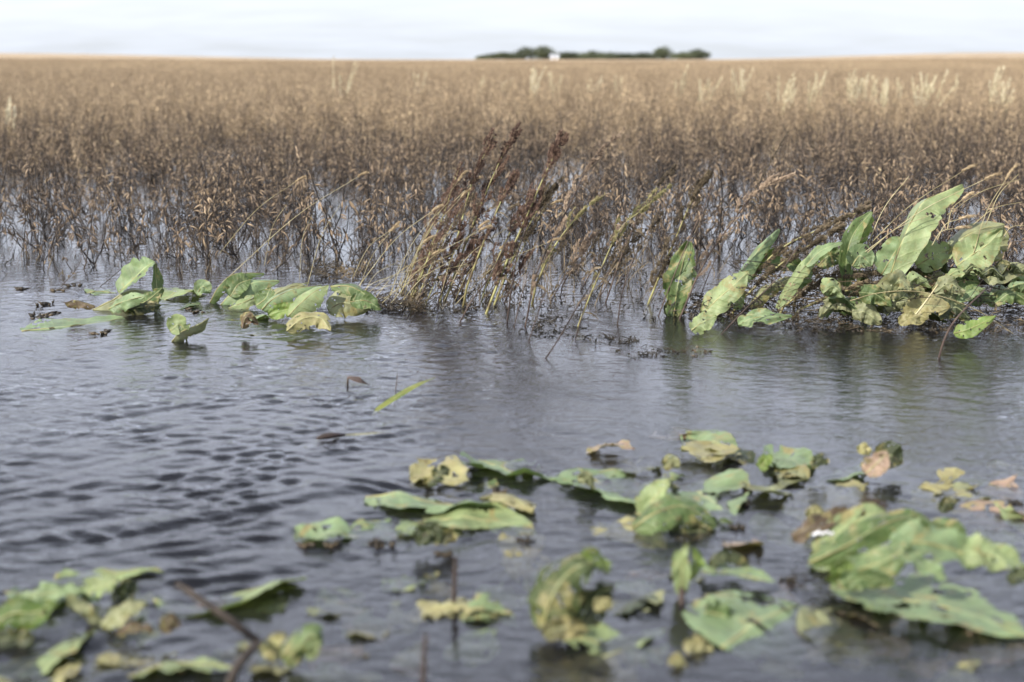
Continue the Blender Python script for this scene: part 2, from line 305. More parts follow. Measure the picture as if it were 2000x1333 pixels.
# ------------------------------------------------------------------ water: rippled sheet over a closed volume
def waterheight(X, Y):
    rs = np.random.RandomState(4); H = np.zeros_like(X)
    wx = X + 0.05 * np.sin(Y * 3.1 + 1.0 + X * .9) + 0.025 * np.sin(X * 7.3 - Y * 4.1); wy = Y + 0.06 * np.sin(X * 2.7 + .4) + 0.025 * np.sin(Y * 6.1 + X * 5.3)
    left = sst(0.25, -0.75, X - 0.10 * (Y - 3)); near = sst(4.6, 2.6, Y)
    for lo, hi, deg, spread, n, amp, mask in (
            (0.15, 0.27, 126, 9, 9, 0.0024, left * near * 1.5),       # long crests running up to the right
            (0.055, 0.10, 128, 10, 22, 0.00056, 0.22 + left * 1.0),
            (0.05, 0.09, 66, 11, 24, 0.00050, 0.22 + 0.85 * left),
            (0.09, 0.20, 60, 16, 12, 0.00065, 0.28 + 0.45 * (1 - left)),
            (0.025, 0.05, 100, 45, 30, 0.00027, 0.7 + 0.5 * left)):
        acc = np.zeros_like(X)
        for k in range(n):
            lam = rs.uniform(lo, hi); th = R(deg + rs.normal() * spread); kk = 2 * math.pi / lam
            acc += np.sin(kk * (wx * math.cos(th) + wy * math.sin(th)) + rs.uniform(0, 6.28))
        env = np.zeros_like(X)
        for k in range(7):
            lam = rs.uniform(0.22, 0.7); th = rs.uniform(0, 6.28); env += np.sin(6.283 / lam * (wx * math.cos(th) + 1.4 * wy * math.sin(th)) + rs.uniform(0, 6.28))
        H += amp * acc * mask * np.clip(0.85 + 0.27 * env, 0.25, 2.0)
    # gusts: rippling comes and goes
    g = 0.72 + 0.35 * np.sin(X * 1.9 + Y * 1.1 + 2) * np.sin(Y * 1.3 - X * 0.7)
    calm = 1 - 0.72 * sst(2.9, 2.2, Y + 0.22 * X) * sst(-1.15, -0.3, X)   # stiller water between the near leaves
    H = H * g * calm * 0.62
    # rings round a few stems
    for (cx, cy, a, lam) in ((1.18, 3.9, .0011, .085), (0.62, 4.4, .0008, .07), (-0.3, 4.1, .0006, .06), (1.75, 4.5, .001, .09)):
        r = np.hypot(X - cx, Y - cy); H += 0.45 * a * np.sin(r / lam * 6.283 + 0.8 * np.sin(3 * X + 4 * Y)) * np.exp(-((r - .25) / .3) ** 2) * (0.5 + 0.5 * np.sin(np.arctan2(Y - cy, X - cx) * 2 + cx))
    return H * sst(14, 9, Y) * (1 - 0.65 * sst(5.4, 7.2, Y))
nx = 640
yr = [1.35]
while yr[-1] < 10: yr.append(yr[-1] + 0.0029 * yr[-1])
yr = np.concatenate([np.linspace(-5, 1.3, 12), yr, np.linspace(10.3, 52, 40)])
u = np.linspace(-1, 1, nx); u = 0.45 * u + 0.55 * u ** 3
Yg, U = np.meshgrid(yr, u, indexing='ij'); X = U * (3.0 + 1.35 * np.maximum(Yg, 0))
Z = waterheight(X, Yg)
v = np.stack([X, Yg, Z], -1).reshape(-1, 3); ny = len(yr)
i = np.arange(ny - 1)[:, None] * nx + np.arange(nx - 1)[None]
f = np.stack([i, i + 1, i + nx + 1, i + nx], -1).reshape(-1, 4).tolist()
ring = list(range(nx)) + [r * nx + nx - 1 for r in range(1, ny)] + [(ny - 1) * nx + c for c in range(nx - 2, -1, -1)] + [r * nx for r in range(ny - 2, 0, -1)]
nb = len(v); low = v[ring].copy(); low[:, 2] = -0.8
vv = v.tolist() + low.tolist(); L_ = len(ring)
for k in range(L_): k2 = (k + 1) % L_; f.append((ring[k2], ring[k], nb + k, nb + k2))
f.append(tuple(nb + k for k in range(L_))[::-1])
me = bpy.data.meshes.new('water'); me.from_pydata(vv, [], f); me.materials.append(M['water'])
me.polygons.foreach_set('use_smooth', [k < (ny - 1) * (nx - 1) for k in range(len(me.polygons))])
wo_ = bpy.data.objects.new('water', me); COL.objects.link(wo_); tag(wo_, kind='structure')

# ------------------------------------------------------------------ soybean plants
def pod(mb, p, rnd, mat, L=0.045, n=5, seg=5, r0=0.0042):
    an = rnd.uniform(0, 6.28); out = Vector((math.cos(an), math.sin(an), rnd.uniform(-0.6, 0.4))).normalized()
    L = L * rnd.uniform(0.75, 1.25); pts = []; d = out; q = p + out * 0.006; bend = rnd.uniform(0.5, 1.6)
    for i in range(seg):
        pts.append(q.copy()); d = (d + Vector((0, 0, -bend / seg * 1.6))).normalized(); q = q + d * (L / (seg - 1))
    rr = [r0 * f for f in ((0.25, 0.95, 1.1, 0.9, 0.12) if seg == 5 else (0.3, 1.1, 0.15))]
    mb.tube(pts, rr, n, mat, flat=0.7)
def wiggly(rnd, p0, p1, n, amp):
    out = []; o1 = Vector((rnd.uniform(-1, 1), rnd.uniform(-1, 1), 0)); o2 = Vector((rnd.uniform(-1, 1), rnd.uniform(-1, 1), 0))
    for i in range(n):
        t = i / (n - 1); out.append(p0.lerp(p1, t) + amp * (o1 * math.sin(t * 3.1) + o2 * math.sin(t * 6.3 + 1) * 0.6 + Vector((rnd.uniform(-.3, .3), rnd.uniform(-.3, .3), 0))))
    return out
def soy(seed, H, npod=26, detail=1, z0=-0.2):
    rnd = random.Random(seed); st, pd, lf = MB(), MB(), MB()
    top = Vector((rnd.uniform(-0.07, 0.09), rnd.uniform(-0.06, 0.06), H)); axes = []
    main = wiggly(rnd, Vector((0, 0, z0)), top, 8 if detail else 4, 0.020); axes.append(main)
    nb = rnd.randint(4, 7) if detail else 2
    for k in range(nb):
        i = rnd.uniform(0.12, 0.6); b = main[int(i * (len(main) - 1))]; an = rnd.uniform(0, 6.28); ln = rnd.uniform(0.14, 0.34) * H / 0.45
        e = b + Vector((math.cos(an) * ln * 0.55, math.sin(an) * ln * 0.55, ln * 0.8)); mdl = b.lerp(e, 0.4) + Vector((math.cos(an), math.sin(an), 0)) * ln * 0.09
        axes.append(catmull([b, mdl, e], 6 if detail else 3))
    ns = 4 if detail else 3
    for k, ax in enumerate(axes):
        r0 = (0.0041 if k == 0 else 0.0028) * (1.0 if detail else 1.0)
        st.tube(ax, [r0 * (1 - 0.6 * i / len(ax)) for i in range(len(ax))], ns)
    for k in range(11 if detail else 2):   # bare petioles and drooping twigs
        ax = rnd.choice(axes); b = ax[rnd.randint(1, len(ax) - 1)]
        if b.z < 0.02: continue
        an = rnd.uniform(0, 6.28); l = rnd.uniform(0.05, 0.13); e = b + Vector((math.cos(an) * l, math.sin(an) * l, rnd.uniform(-0.07, 0.03)))
        st.tube(catmull([b, b.lerp(e, 0.5) + Vector((0, 0, 0.03)), e], 4), 0.0012, 3)
    for k in range(npod):
        ax = rnd.choice(axes + [main]); t = rnd.random() ** 0.75; j = t * (len(ax) - 1); a = int(min(j, len(ax) - 2)); p = ax[a].lerp(ax[a + 1], j - a)
        if p.z < 0.05 + 0.07 * rnd.random(): continue
        pod(pd, p, rnd, 0, n=4 if detail else 3, seg=5 if detail else 3, r0=0.0043 if detail else 0.0065, L=0.042 if detail else 0.055)
    for k in range(5 if detail else 3):
        ax = rnd.choice(axes); b = ax[rnd.randint(1, len(ax) - 1)]
        if b.z < 0.08: continue
        an = rnd.uniform(0, 6.28); l = rnd.uniform(0.03, 0.055); d = Vector((math.cos(an), math.sin(an), -1.3)).normalized()
        lf.strip([b, b + d * l * 0.5 + Vector((0.004, 0, 0)), b + d * l], 0.008, Vector((math.sin(an), -math.cos(an), rnd.uniform(-.5, .5))))
    return st, pd, lf
def join(parts, mats, name):
    mb = MB()
    for k, p in enumerate(parts):
        b = len(mb.v); mb.v += p.v; mb.f += [tuple(i + b for i in q) for q in p.f]; mb.m += [k] * len(p.f)
    return mb.mesh(name, mats)
NV = 10
near_parts = []
for k in range(NV):
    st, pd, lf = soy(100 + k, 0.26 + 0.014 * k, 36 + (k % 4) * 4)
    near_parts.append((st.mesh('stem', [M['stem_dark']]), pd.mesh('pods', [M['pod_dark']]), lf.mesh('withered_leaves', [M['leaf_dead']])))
protos = bpy.data.collections.new('soybean_variants')
def proto(k, me): o = bpy.data.objects.new('variant_%02d' % k, me); protos.objects.link(o)
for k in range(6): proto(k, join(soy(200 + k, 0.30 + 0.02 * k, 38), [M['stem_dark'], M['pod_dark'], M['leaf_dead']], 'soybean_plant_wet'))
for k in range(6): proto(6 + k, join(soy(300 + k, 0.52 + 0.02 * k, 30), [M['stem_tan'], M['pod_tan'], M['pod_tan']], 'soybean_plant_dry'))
for k in range(4):                       # a patch of many small plants for the distance
    rnd = random.Random(400 + k); acc = [MB(), MB(), MB()]
    for q in range(70):
        parts = soy(rnd.randint(0, 9999), rnd.uniform(0.45, 0.62), 12, 0, 0.0); off = Vector((rnd.uniform(-1.7, 1.7), rnd.uniform(-1.7, 1.7), 0))
        for a, b in zip(acc, parts):
            n0 = len(a.v); a.v += [w + off for w in b.v]; a.f += [tuple(i + n0 for i in g) for g in b.f]; a.m += b.m
    proto(12 + k, join(acc, [M['stem_tan'], M['pod_tan'], M['pod_tan']], 'soybean_patch'))

rs = np.random.RandomState(11)
def gap(x, y):                           # where flood water shows between the plants
    v = mn.noise(Vector((x * 1.5 + 5, y * 0.33, 0))) + 0.6 * mn.noise(Vector((x * 3.4, y * 0.8, 4)))
    return v
pts = []
y = 6.6
while y < 22:
    hw = 0.46 * y + 1.2; x = -hw + rs.uniform(0, .2)
    while x < hw:
        px = x + rs.normal() * 0.05; py = y + rs.normal() * 0.06
        edge = 6.9 + 0.25 * math.sin(px * 1.7 + 1) + 0.3 * mn.noise(Vector((px * 2, 1, 1))) - 0.45 * float(sst(1.9, 2.5, px)) + 0.5 * float(sst(0.9, 1.3, px)) * float(sst(2.1, 1.6, px))
        g = gap(px, py); dens = (0.93 + 0.05 * float(sst(14, 19, py))) * (1 - 0.90 * float(sst(-0.02, 0.2, g)) * float(sst(24, 17, py)) * (0.6 + 0.4 * float(sst(7.5, 9, py))))
        if py > edge and rs.rand() < dens: pts.append((px, py))
        x += rs.uniform(0.08, 0.18)
    y += 0.19 if y < 12 else 0.19
pts.sort(key=lambda p: math.hypot(p[0], p[1]) + (100 if abs(p[0]) > 0.37 * p[1] + 0.05 else 0))
single, rest = pts[:300], pts[300:]
SOYLAB = 'dead brown soybean plant with hanging pods, standing in flood water'
for k, (x, y) in enumerate(single):
    e = empty('soybean_plant', (x, y, 0)); tag(e, SOYLAB, 'soybean plant', 'dead soybean plants along the front of the flooded field')
    e.rotation_euler = (rs.normal() * 0.20, rs.normal() * 0.22 + 0.06, rs.uniform(0, 6.28)); s = rs.uniform(0.72, 1.28); e.scale = (s, s, s * rs.uniform(0.9, 1.1))
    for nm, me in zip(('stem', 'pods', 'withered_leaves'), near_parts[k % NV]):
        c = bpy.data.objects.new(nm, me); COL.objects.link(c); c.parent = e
        if nm != 'stem': c['kind'] = 'stuff'
# all the rest of the field in one object
PT, VI, SCL, ROT = [], [], [], []
def addp(x, y, z, vi, s, tilt=0.1): PT.append((x, y, z)); VI.append(vi); SCL.append(s); tilt = 0.19 if vi < 6 else tilt; ROT.append((rs.normal() * tilt, rs.normal() * tilt + 0.04, rs.uniform(0, 6.28)))
for (x, y) in rest:
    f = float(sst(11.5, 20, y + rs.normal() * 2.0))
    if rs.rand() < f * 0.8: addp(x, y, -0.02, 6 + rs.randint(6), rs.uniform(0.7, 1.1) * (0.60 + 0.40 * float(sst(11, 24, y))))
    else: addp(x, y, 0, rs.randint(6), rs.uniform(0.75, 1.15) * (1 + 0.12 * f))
n = 22000
yy = np.sqrt(rs.uniform(21.5 ** 2, 62 ** 2, n)); xx = rs.uniform(-1, 1, n) * (0.44 * yy + 1)
zz = np.maximum(terrain(xx, yy), -0.02) 
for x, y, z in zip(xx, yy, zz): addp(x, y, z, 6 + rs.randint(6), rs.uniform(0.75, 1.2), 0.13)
n = 9000
yy = np.sqrt(rs.uniform(60 ** 2, 330 ** 2, n)); xx = rs.uniform(-1, 1, n) * (0.42 * yy + 2)
zz = terrain(xx, yy)
for x, y, z in zip(xx, yy, zz): addp(x, y, z, 12 + rs.randint(4), rs.uniform(0.9, 1.1), 0.02)
me = bpy.data.meshes.new('soybean_crop'); me.from_pydata(PT, [], [])
for nm, ty, data in (('variant', 'INT', np.array(VI, dtype=np.int32)), ('size', 'FLOAT', np.array(SCL, dtype=np.float32))):
    me.attributes.new(nm, ty, 'POINT').data.foreach_set('value', data)
me.attributes.new('turn', 'FLOAT_VECTOR', 'POINT').data.foreach_set('vector', np.array(ROT, dtype=np.float32).ravel())
crop = bpy.data.objects.new('soybean_crop', me); COL.objects.link(crop)
tag(crop, 'brown ripe soybean crop filling the field from the flood edge to the horizon', 'crop field', kind='stuff')
ng = bpy.data.node_groups.new('scatter_crop', 'GeometryNodeTree')
ng.interface.new_socket('Geometry', in_out='INPUT', socket_type='NodeSocketGeometry'); ng.interface.new_socket('Geometry', in_out='OUTPUT', socket_type='NodeSocketGeometry')
gi, go = ng.nodes.new('NodeGroupInput'), ng.nodes.new('NodeGroupOutput'); ip = ng.nodes.new('GeometryNodeInstanceOnPoints')
ci = ng.nodes.new('GeometryNodeCollectionInfo'); ci.inputs['Collection'].default_value = protos; ci.inputs['Separate Children'].default_value = True; ci.inputs['Reset Children'].default_value = True
ip.inputs['Pick Instance'].default_value = True
def attr(nm, ty):
    a = ng.nodes.new('GeometryNodeInputNamedAttribute'); a.data_type = ty; a.inputs['Name'].default_value = nm; return a.outputs['Attribute']
GL = ng.links.new; GL(gi.outputs[0], ip.inputs['Points']); GL(ci.outputs[0], ip.inputs['Instance']); GL(attr('variant', 'INT'), ip.inputs['Instance Index'])
GL(attr('turn', 'FLOAT_VECTOR'), ip.inputs['Rotation']); GL(attr('size', 'FLOAT'), ip.inputs['Scale']); GL(ip.outputs[0], go.inputs[0])
crop.modifiers.new('scatter', 'NODES').node_group = ng

# ------------------------------------------------------------------ distant grove and building
def tree(px0, px1, ytop, Y, label, cat='tree', name='tree', seed=0, ybase=111):
    rnd = random.Random(seed); a, b = P(px0, ybase, Y), P(px1, ybase, Y); w = (b.x - a.x) / 2; cx = (a.x + b.x) / 2
    gz = float(terrain(cx, Y)); h = max(P(px0, ytop, Y).z - gz, 1.5)
    e = empty(name, (cx, Y, gz)); tag(e, label, cat, 'trees and bushes of the far grove')
    t = MB(); t.tube([Vector((cx, Y, gz - 0.3)), Vector((cx + .1, Y, gz + h * 0.3)), Vector((cx - .1, Y, gz + h * 0.55))], [0.06 * h, 0.045 * h, 0.025 * h], 7)
    for k in range(4):
        an = k * 1.6; t.tube([Vector((cx, Y, gz + h * 0.28)), Vector((cx + math.cos(an) * w * 0.5, Y + math.sin(an) * w * 0.5, gz + h * 0.65))], [0.025 * h, 0.01 * h], 5)
    t.build('trunk', M['bark'], e)
    c = MB(); lobes = [(Vector((cx + rnd.uniform(-.6, .6) * w, Y + rnd.uniform(-.6, .6) * w, gz + h * rnd.uniform(.18, .66))), rnd.uniform(.36, .55)) for _ in range(12)]
    lobes.append((Vector((cx, Y, gz + h * 0.66)), 0.42))
    for k in range(2600):
        lc, lr = rnd.choice(lobes); d = Vector((rnd.gauss(0, 1), rnd.gauss(0, 1), rnd.gauss(0, 1))).normalized() * (rnd.random() ** 0.4)
        p = lc + Vector((d.x * w * lr * 1.25, d.y * w * lr * 1.25, d.z * h * lr * 0.85)); p.z = max(p.z, gz + 0.1)
        if p.z > gz + h: continue
        s = rnd.uniform(0.3, 0.6); nrm = Vector((rnd.gauss(0, 1), rnd.gauss(0, 1), rnd.gauss(0, 1))).normalized(); q = nrm.orthogonal().normalized() * s; r = nrm.cross(q)
        k0 = len(c.v); c.v += [p - q, p + r * .6, p + q, p - r * .6]; c.f.append((k0, k0 + 1, k0 + 2, k0 + 3)); c.m.append(0)
    c.build('crown', M['tree_leaf'], e, smooth=False)
GY = 880
for k, (a, b, t, lab, cat) in enumerate((
        (930, 958, 108, 'lowest scrubby bush at the left end of the far grove', 'bush'),
        (950, 978, 104.5, 'low dark bush second from the left end of the far grove', 'bush'),
        (966, 1006, 102, 'small rounded tree just left of the two tall left-hand grove trees', 'tree'),
        (998, 1050, 91, 'broad tall round tree, left one of the two tall trees in the grove', 'tree'),
        (1044, 1084, 88.5, 'tall peaked tree directly left of the small white building', 'tree'),
        (1088, 1126, 101, 'low tree just right of the small white building', 'tree'),
        (1112, 1152, 102.5, 'low bushy tree left of the slight hump in the grove middle', 'tree'),
        (1140, 1182, 98.5, 'slightly humped tree in the middle of the grove', 'tree'),
        (1176, 1216, 102, 'low tree right of the middle hump of the grove', 'tree'),
        (1206, 1244, 103, 'low flat bush midway between hump and tall right-hand tree', 'bush'),
        (1236, 1288, 101.5, 'low wide bush touching the left side of the tall dome-shaped tree', 'bush'),
        (1278, 1318, 90, 'tall dome-shaped tree in the right half of the grove', 'tree'),
        (1312, 1354, 101, 'low bush between the dome tree and the rightmost tree', 'bush'),
        (1070, 1098, 103.5, 'low dark bush behind the small white building', 'bush'),
        (1346, 1384, 95.5, 'dark rounded tree ending the grove on the right', 'tree'))):
    tree(a - 4, b + 4, t, GY + (k * 37) % 23, lab, cat, 'tree' if cat == 'tree' else 'bush', 900 + k)
c0 = P(1083, 111, 868); gz = float(terrain(c0.x, 868)); e = empty('farm_building', (c0.x, 868, gz)); tag(e, 'small white farm building at the foot of the far grove trees', 'building')
def box(mb, x0, x1, y0, y1, z0, z1):
    k = len(mb.v); mb.v += [Vector((x, y, z)) for z in (z0, z1) for y in (y0, y1) for x in (x0, x1)]
    for q in ((0, 2, 3, 1), (4, 5, 7, 6), (0, 1, 5, 4), (2, 6, 7, 3), (0, 4, 6, 2), (1, 3, 7, 5)): mb.f.append(tuple(k + i for i in q)); mb.m.append(0)
b = MB(); box(b, c0.x - 2.2, c0.x + 2.2, 866, 871, gz, gz + 2.0); b.build('wall', M['white'], e, smooth=False)
b = MB(); k0 = 0; b.v = [Vector(q) for q in ((c0.x - 3, 865.7, gz + 1.98), (c0.x + 3, 865.7, gz + 1.98), (c0.x + 3, 871.3, gz + 1.98), (c0.x - 3, 871.3, gz + 1.98), (c0.x - 3, 868.5, gz + 3.5), (c0.x + 3, 868.5, gz + 3.5))]
b.f = [(0, 1, 5, 4), (2, 3, 4, 5), (0, 4, 3), (1, 2, 5), (0, 3, 2, 1)]; b.m = [0] * 5; b.build('roof', M['roof'], e, smooth=False)
b = MB(); box(b, c0.x - .6, c0.x + .6, 865.9, 865.98, gz, gz + 1.9); b.build('door', M['bark'], e, smooth=False)

# ------------------------------------------------------------------ pale plumed grass tufts far out in the crop
def tuft(px, ybase, ytop, Y, wid, lab, seed, n=14):
    rnd = random.Random(seed); b0 = P(px, ybase, Y); b0.z = max(float(terrain(b0.x, Y)), -0.05); top = P(px, ytop, Y).z; H = top - b0.z
    e = empty('plumed_grass', b0); tag(e, lab, 'grass tuft', 'pale plumed grass tufts standing in the crop')
    s, pl = MB(), MB()
    for k in range(max(2, int(n * .8))):
        h = H * rnd.uniform(0.58, 0.96); lean = rnd.uniform(-0.5, 1.5) * wid * Y / FP; q = b0 + Vector((rnd.uniform(-.5, .5) * wid * Y / FP, rnd.uniform(-.15, .15), 0))
        top_ = q + Vector((lean, rnd.uniform(-.1, .1), h * .97)); ax = catmull([q, q.lerp(top_, 0.55) + Vector((-lean * 0.12, 0, 0)), top_], 7)
        s.tube(ax, [0.003] * 5 + [0.002, 0.001], 3)
        for j in range(46):
            t = rnd.uniform(0.45, 1.0); a = ax[min(int(t * 6), 5)].lerp(ax[min(int(t * 6) + 1, 6)], t * 6 - int(t * 6)); d = Vector((rnd.uniform(-.7, .9), rnd.uniform(-.7, .7), 1.3))
            pl.bud(a, d, rnd.uniform(.03, .07), 0.0052)
    s.build('stalks', M['straw'], e)['kind'] = 'stuff'; pl.build('plumes', M['plume'], e, smooth=False)['kind'] = 'stuff'
for k, (px, yb, yt, Y, w, n, lab) in enumerate((
        (660, 172, 92, 24, 26, 6, 'tallest pale grass tuft, alone left of the grove and rising above the skyline'),
        (815, 168, 136, 30, 12, 5, 'small pale grass tuft midway between the lone tall tuft and the grove'),
        (935, 162, 138, 32, 14, 5, 'pale grass tuft below the left end of the grove'),
        (980, 160, 138, 34, 12, 5, 'small pale grass tuft below the two tall left grove trees'),
        (1035, 162, 124, 28, 24, 10, 'bushy pale grass tuft just left of the white building line'),
        (1085, 162, 132, 30, 14, 6, 'narrow pale grass tuft directly below the white building'),
        (1155, 160, 136, 32, 20, 5, 'faint pale grass tuft below the hump of the grove'),
        (1208, 164, 140, 30, 12, 5, 'small pale grass tuft below the low middle of the grove'),
        (1322, 162, 122, 28, 12, 8, 'slim upright pale grass tuft below the tall dome-shaped tree'),
        (1372, 170, 132, 24, 30, 8, 'wide yellowish grass tuft below the right end of the grove'),
        (1436, 168, 124, 26, 26, 11, 'pale grass tuft first to the right of the grove'),
        (1530, 182, 138, 22, 36, 14, 'broad leaning pale grass tuft right of the grove, with a low fringe'),
        (1585, 178, 130, 22, 22, 9, 'pale grass tuft leaning right beside the broad fringed tuft'),
        (1662, 174, 122, 24, 22, 13, 'bright dense pale grass tuft with a forked top'),
        (1700, 178, 142, 24, 28, 11, 'low wide pale tuft between the forked tuft and a tall slim one'),
        (1724, 184, 120, 22, 9, 7, 'tall slim pale grass tuft right of the low wide tuft'),
        (1756, 170, 122, 26, 8, 4, 'thin lone pale stalk tuft between slim tuft and brightest tuft'),
        (1802, 172, 122, 22, 36, 17, 'brightest and fullest pale grass tuft on the right side of the field'),
        (1862, 164, 124, 28, 8, 3, 'single thin pale stalk tuft right of the brightest tuft'),
        (1932, 176, 122, 22, 22, 9, 'pale grass tuft near the right edge, its upper stalks leaning right'),
        (1962, 176, 146, 22, 16, 8, 'shorter pale grass tuft nearest the right edge'),
        (18, 205, 165, 17, 14, 4, 'yellow grass tuft by the left edge of the field'))):
    tuft(px, yb, yt, Y, w, lab, 700 + k, n)

# ------------------------------------------------------------------ broad leaves
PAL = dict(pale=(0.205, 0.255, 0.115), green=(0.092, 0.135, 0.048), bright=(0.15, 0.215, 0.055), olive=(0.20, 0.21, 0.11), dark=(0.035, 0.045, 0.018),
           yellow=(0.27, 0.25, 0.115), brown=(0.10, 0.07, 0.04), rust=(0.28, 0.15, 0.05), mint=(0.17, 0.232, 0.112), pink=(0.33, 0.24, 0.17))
CAMF = Vector((-0.15, -0.95, 0.35)); UP = Vector((0, 0, 1))
leafn = [0]
def leaf(spine, W, face, color='pale', decay=0.1, fold=0.25, curl=0.0, wavy=0.006, jag=0.06, shape='ovate', rib=True, name='leaf', parent=None, drown=0.0, bites=0.0, twist=0.0, foldr=None, seed=None):
    leafn[0] += 1; sd_ = seed or leafn[0] * 7 + 1; rnd = random.Random(sd_); nl, nw = 34, 17
    sp = catmull(spine, nl); faces = face if not isinstance(face[0], (int, float)) else [face, face]
    verts, uvs, ribpts = [], [], []
    ph = rnd.uniform(0, 6.28); fr = rnd.uniform(1.8, 3.4)
    foldr = fold if foldr is None else foldr
    for i in range(nl):
        t = i / (nl - 1); T = (sp[min(i + 1, nl - 1)] - sp[max(i - 1, 0)]).normalized()
        n0 = Vector(faces[0]).lerp(Vector(faces[1]), t); S = T.cross(n0)
        if S.length < 1e-4: S = T.cross(Vector((0.3, 0.4, 0.8)))
        S.normalize(); Nn = S.cross(T).normalized()
        if twist: a = twist * (t - 0.5); S, Nn = S * math.cos(a) + Nn * math.sin(a), Nn * math.cos(a) - S * math.sin(a)
        if shape == 'ovate': pr = max(math.sin(math.pi * min(1, t ** 0.72 * 0.985 + 0.015)), 0) ** 0.75
        elif shape == 'round': pr = max(1 - (2 * t ** 0.82 - 1) ** 2 * 0.985, 0) ** 0.5 * min(1, (1.03 - t) * 5) ** 0.45
        elif shape == 'blunt': pr = min(1, (1.02 - t) * 5) ** 0.5 * min(1, 0.25 + t * 2.2)
        else: pr = math.sin(math.pi * (0.08 + 0.90 * t)) ** 0.6      # lance
        ribpts.append(sp[i] + Nn * 0.0006)
        for j in range(nw):
            v = j / (nw - 1) * 2 - 1; av = abs(v); fo = (fold if v < 0 else foldr)
            w = W * 0.5 * pr * (1 + jag * 0.75 * (mn.noise(Vector((t * 11, sd_ * 3.1 + (7 if v > 0 else 0), 0.5))) * 1.6 + 0.6 * mn.noise(Vector((t * 31, sd_, 2.5 if v > 0 else 1)))) * av)
            ang = fo + curl * av * 0.5
            off = S * (math.copysign(w * av * math.cos(ang), v)) + Nn * (w * av * math.sin(ang))
            rel = wavy * av ** 1.6 * math.sin(6.283 * t * fr + ph + (1.7 if v > 0 else 0) + 2 * mn.noise(Vector((t * 4, v, sd_)))) + wavy * 0.9 * mn.noise(Vector((t * 6, v * 2.2, sd_ * 1.3)))
            rel += 0.0012 * math.sin(62 * (t - 0.13 * av)) * min(1, av * 2) + 0.0016 * (av < 0.05)
            verts.append(sp[i] + off + Nn * rel); uvs.append((t, v))
    if drown:
        for q in verts: q.z = q.z + drown * (mn.noise(Vector((q.x * 6, q.y * 6, sd_))) + 0.35 * mn.noise(Vector((q.x * 17, q.y * 17, sd_))))
    f = [(i * nw + j, i * nw + j + 1, (i + 1) * nw + j + 1, (i + 1) * nw + j) for i in range(nl - 1) for j in range(nw - 1)]
    holes = set()
    for h in range(rnd.choice((0, 1, 2, 3, 4)) if decay > 0.05 else 0):
        a, b = rnd.randint(4, nl - 6), rnd.randint(1, nw - 4)
        holes.add(a * (nw - 1) + b)
        if rnd.random() < 0.5: holes.add(a * (nw - 1) + b + 1)
    if bites:                            # torn margins and rotted gaps
        for i in range(nl - 1):
            for j in range(nw - 1):
                v = abs(2 * (j + .5) / (nw - 1) - 1); t = i / (nl - 1)
                if mn.noise(Vector((t * 7, (j / nw) * 4.5, sd_ * 2.3))) + 0.35 * mn.noise(Vector((t * 17, j * .7, sd_))) + 0.34 * v ** 2 > 0.62 - bites: holes.add(i * (nw - 1) + j)
    f = [q for k, q in enumerate(f) if k not in holes]
    if len(f) < 60: f = [(i * nw + j, i * nw + j + 1, (i + 1) * nw + j + 1, (i + 1) * nw + j) for i in range(nl - 1) for j in range(nw - 1)]
    me = bpy.data.meshes.new(name); me.from_pydata([tuple(q) for q in verts], [], f); me.materials.append(M['leaf'])
    lay = me.uv_layers.new(name='UVMap'); idx = np.zeros(len(me.loops), dtype=np.int32); me.loops.foreach_get('vertex_index', idx)
    lay.data.foreach_set('uv', np.array(uvs, dtype=np.float32)[idx].ravel()); me.polygons.foreach_set('use_smooth', [True] * len(me.polygons))
    o = bpy.data.objects.new(name, me); COL.objects.link(o)
    c = PAL[color] if isinstance(color, str) else color; o.color = (*c, 1); o['decay'] = decay
    if parent is None:                   # origin at the leaf's base
        o.location = sp[0]; me.transform(Matrix.Translation(-sp[0]))
    else: attach(o, parent)
    if rib:
        mb = MB(); q0 = [q for q in ribpts[::3]]
        if drown: q0 = [q + Vector((0, 0, drown * (mn.noise(Vector((q.x * 6, q.y * 6, sd_))) + 0.35 * mn.noise(Vector((q.x * 17, q.y * 17, sd_)))))) for q in q0]
        r = min(0.0028, W * 0.03); mb.tube(q0, [r * (1 - 0.75 * i / len(q0)) for i in range(len(q0))], 6); mr = mb.build('midrib', M['stem_green'] if color not in ('dark', 'brown', 'rust') else M['stem_brown']); attach(mr, o)
    return o
def S3(pts, Yb=None):                    # photo points (px, py, dY) -> world, Y measured from where the first meets the water
    if Yb is None: Yb = G(pts[0][0], pts[0][1]).y
    return [P(p[0], p[1], Yb + (p[2] if len(p) > 2 else 0)) for p in pts], Yb
def up_leaf(pts, wpx, face=CAMF, Yb=None, **k):
    k.setdefault('bites', -0.04); k.setdefault('jag', 0.10); k.setdefault('twist', 0.5 * math.sin(pts[0][0] * .7 + pts[0][1]))
    wpx *= 1.15 * (1.28 if pts[0][0] < 760 and pts[0][1] < 660 else 1.0)
    sp, Y = S3(pts, Yb); return leaf(sp, wpx * Y / FP, face, **k)
def flat_leaf(pts, wv, z=0.001, face=UP, **k):   # lying on the water, wv = depth it covers in photo pixels
    sp = [G(p[0], p[1], (p[2] if len(p) > 2 else z)) for p in pts]; d = sp[len(sp) // 2].y
    k.setdefault('drown', 0.032); k.setdefault('bites', 0.12); k.setdefault('jag', 0.05); k['wavy'] = min(k.get('wavy', .004), .007); wv *= 1.25; k.setdefault('fold', 0.25 * math.sin(pts[0][0])); k.setdefault('foldr', 0.3 * math.sin(pts[0][1] * 1.3))
    return leaf(sp, min(wv * (d * d + 1) / FP, 0.30), face, **k)

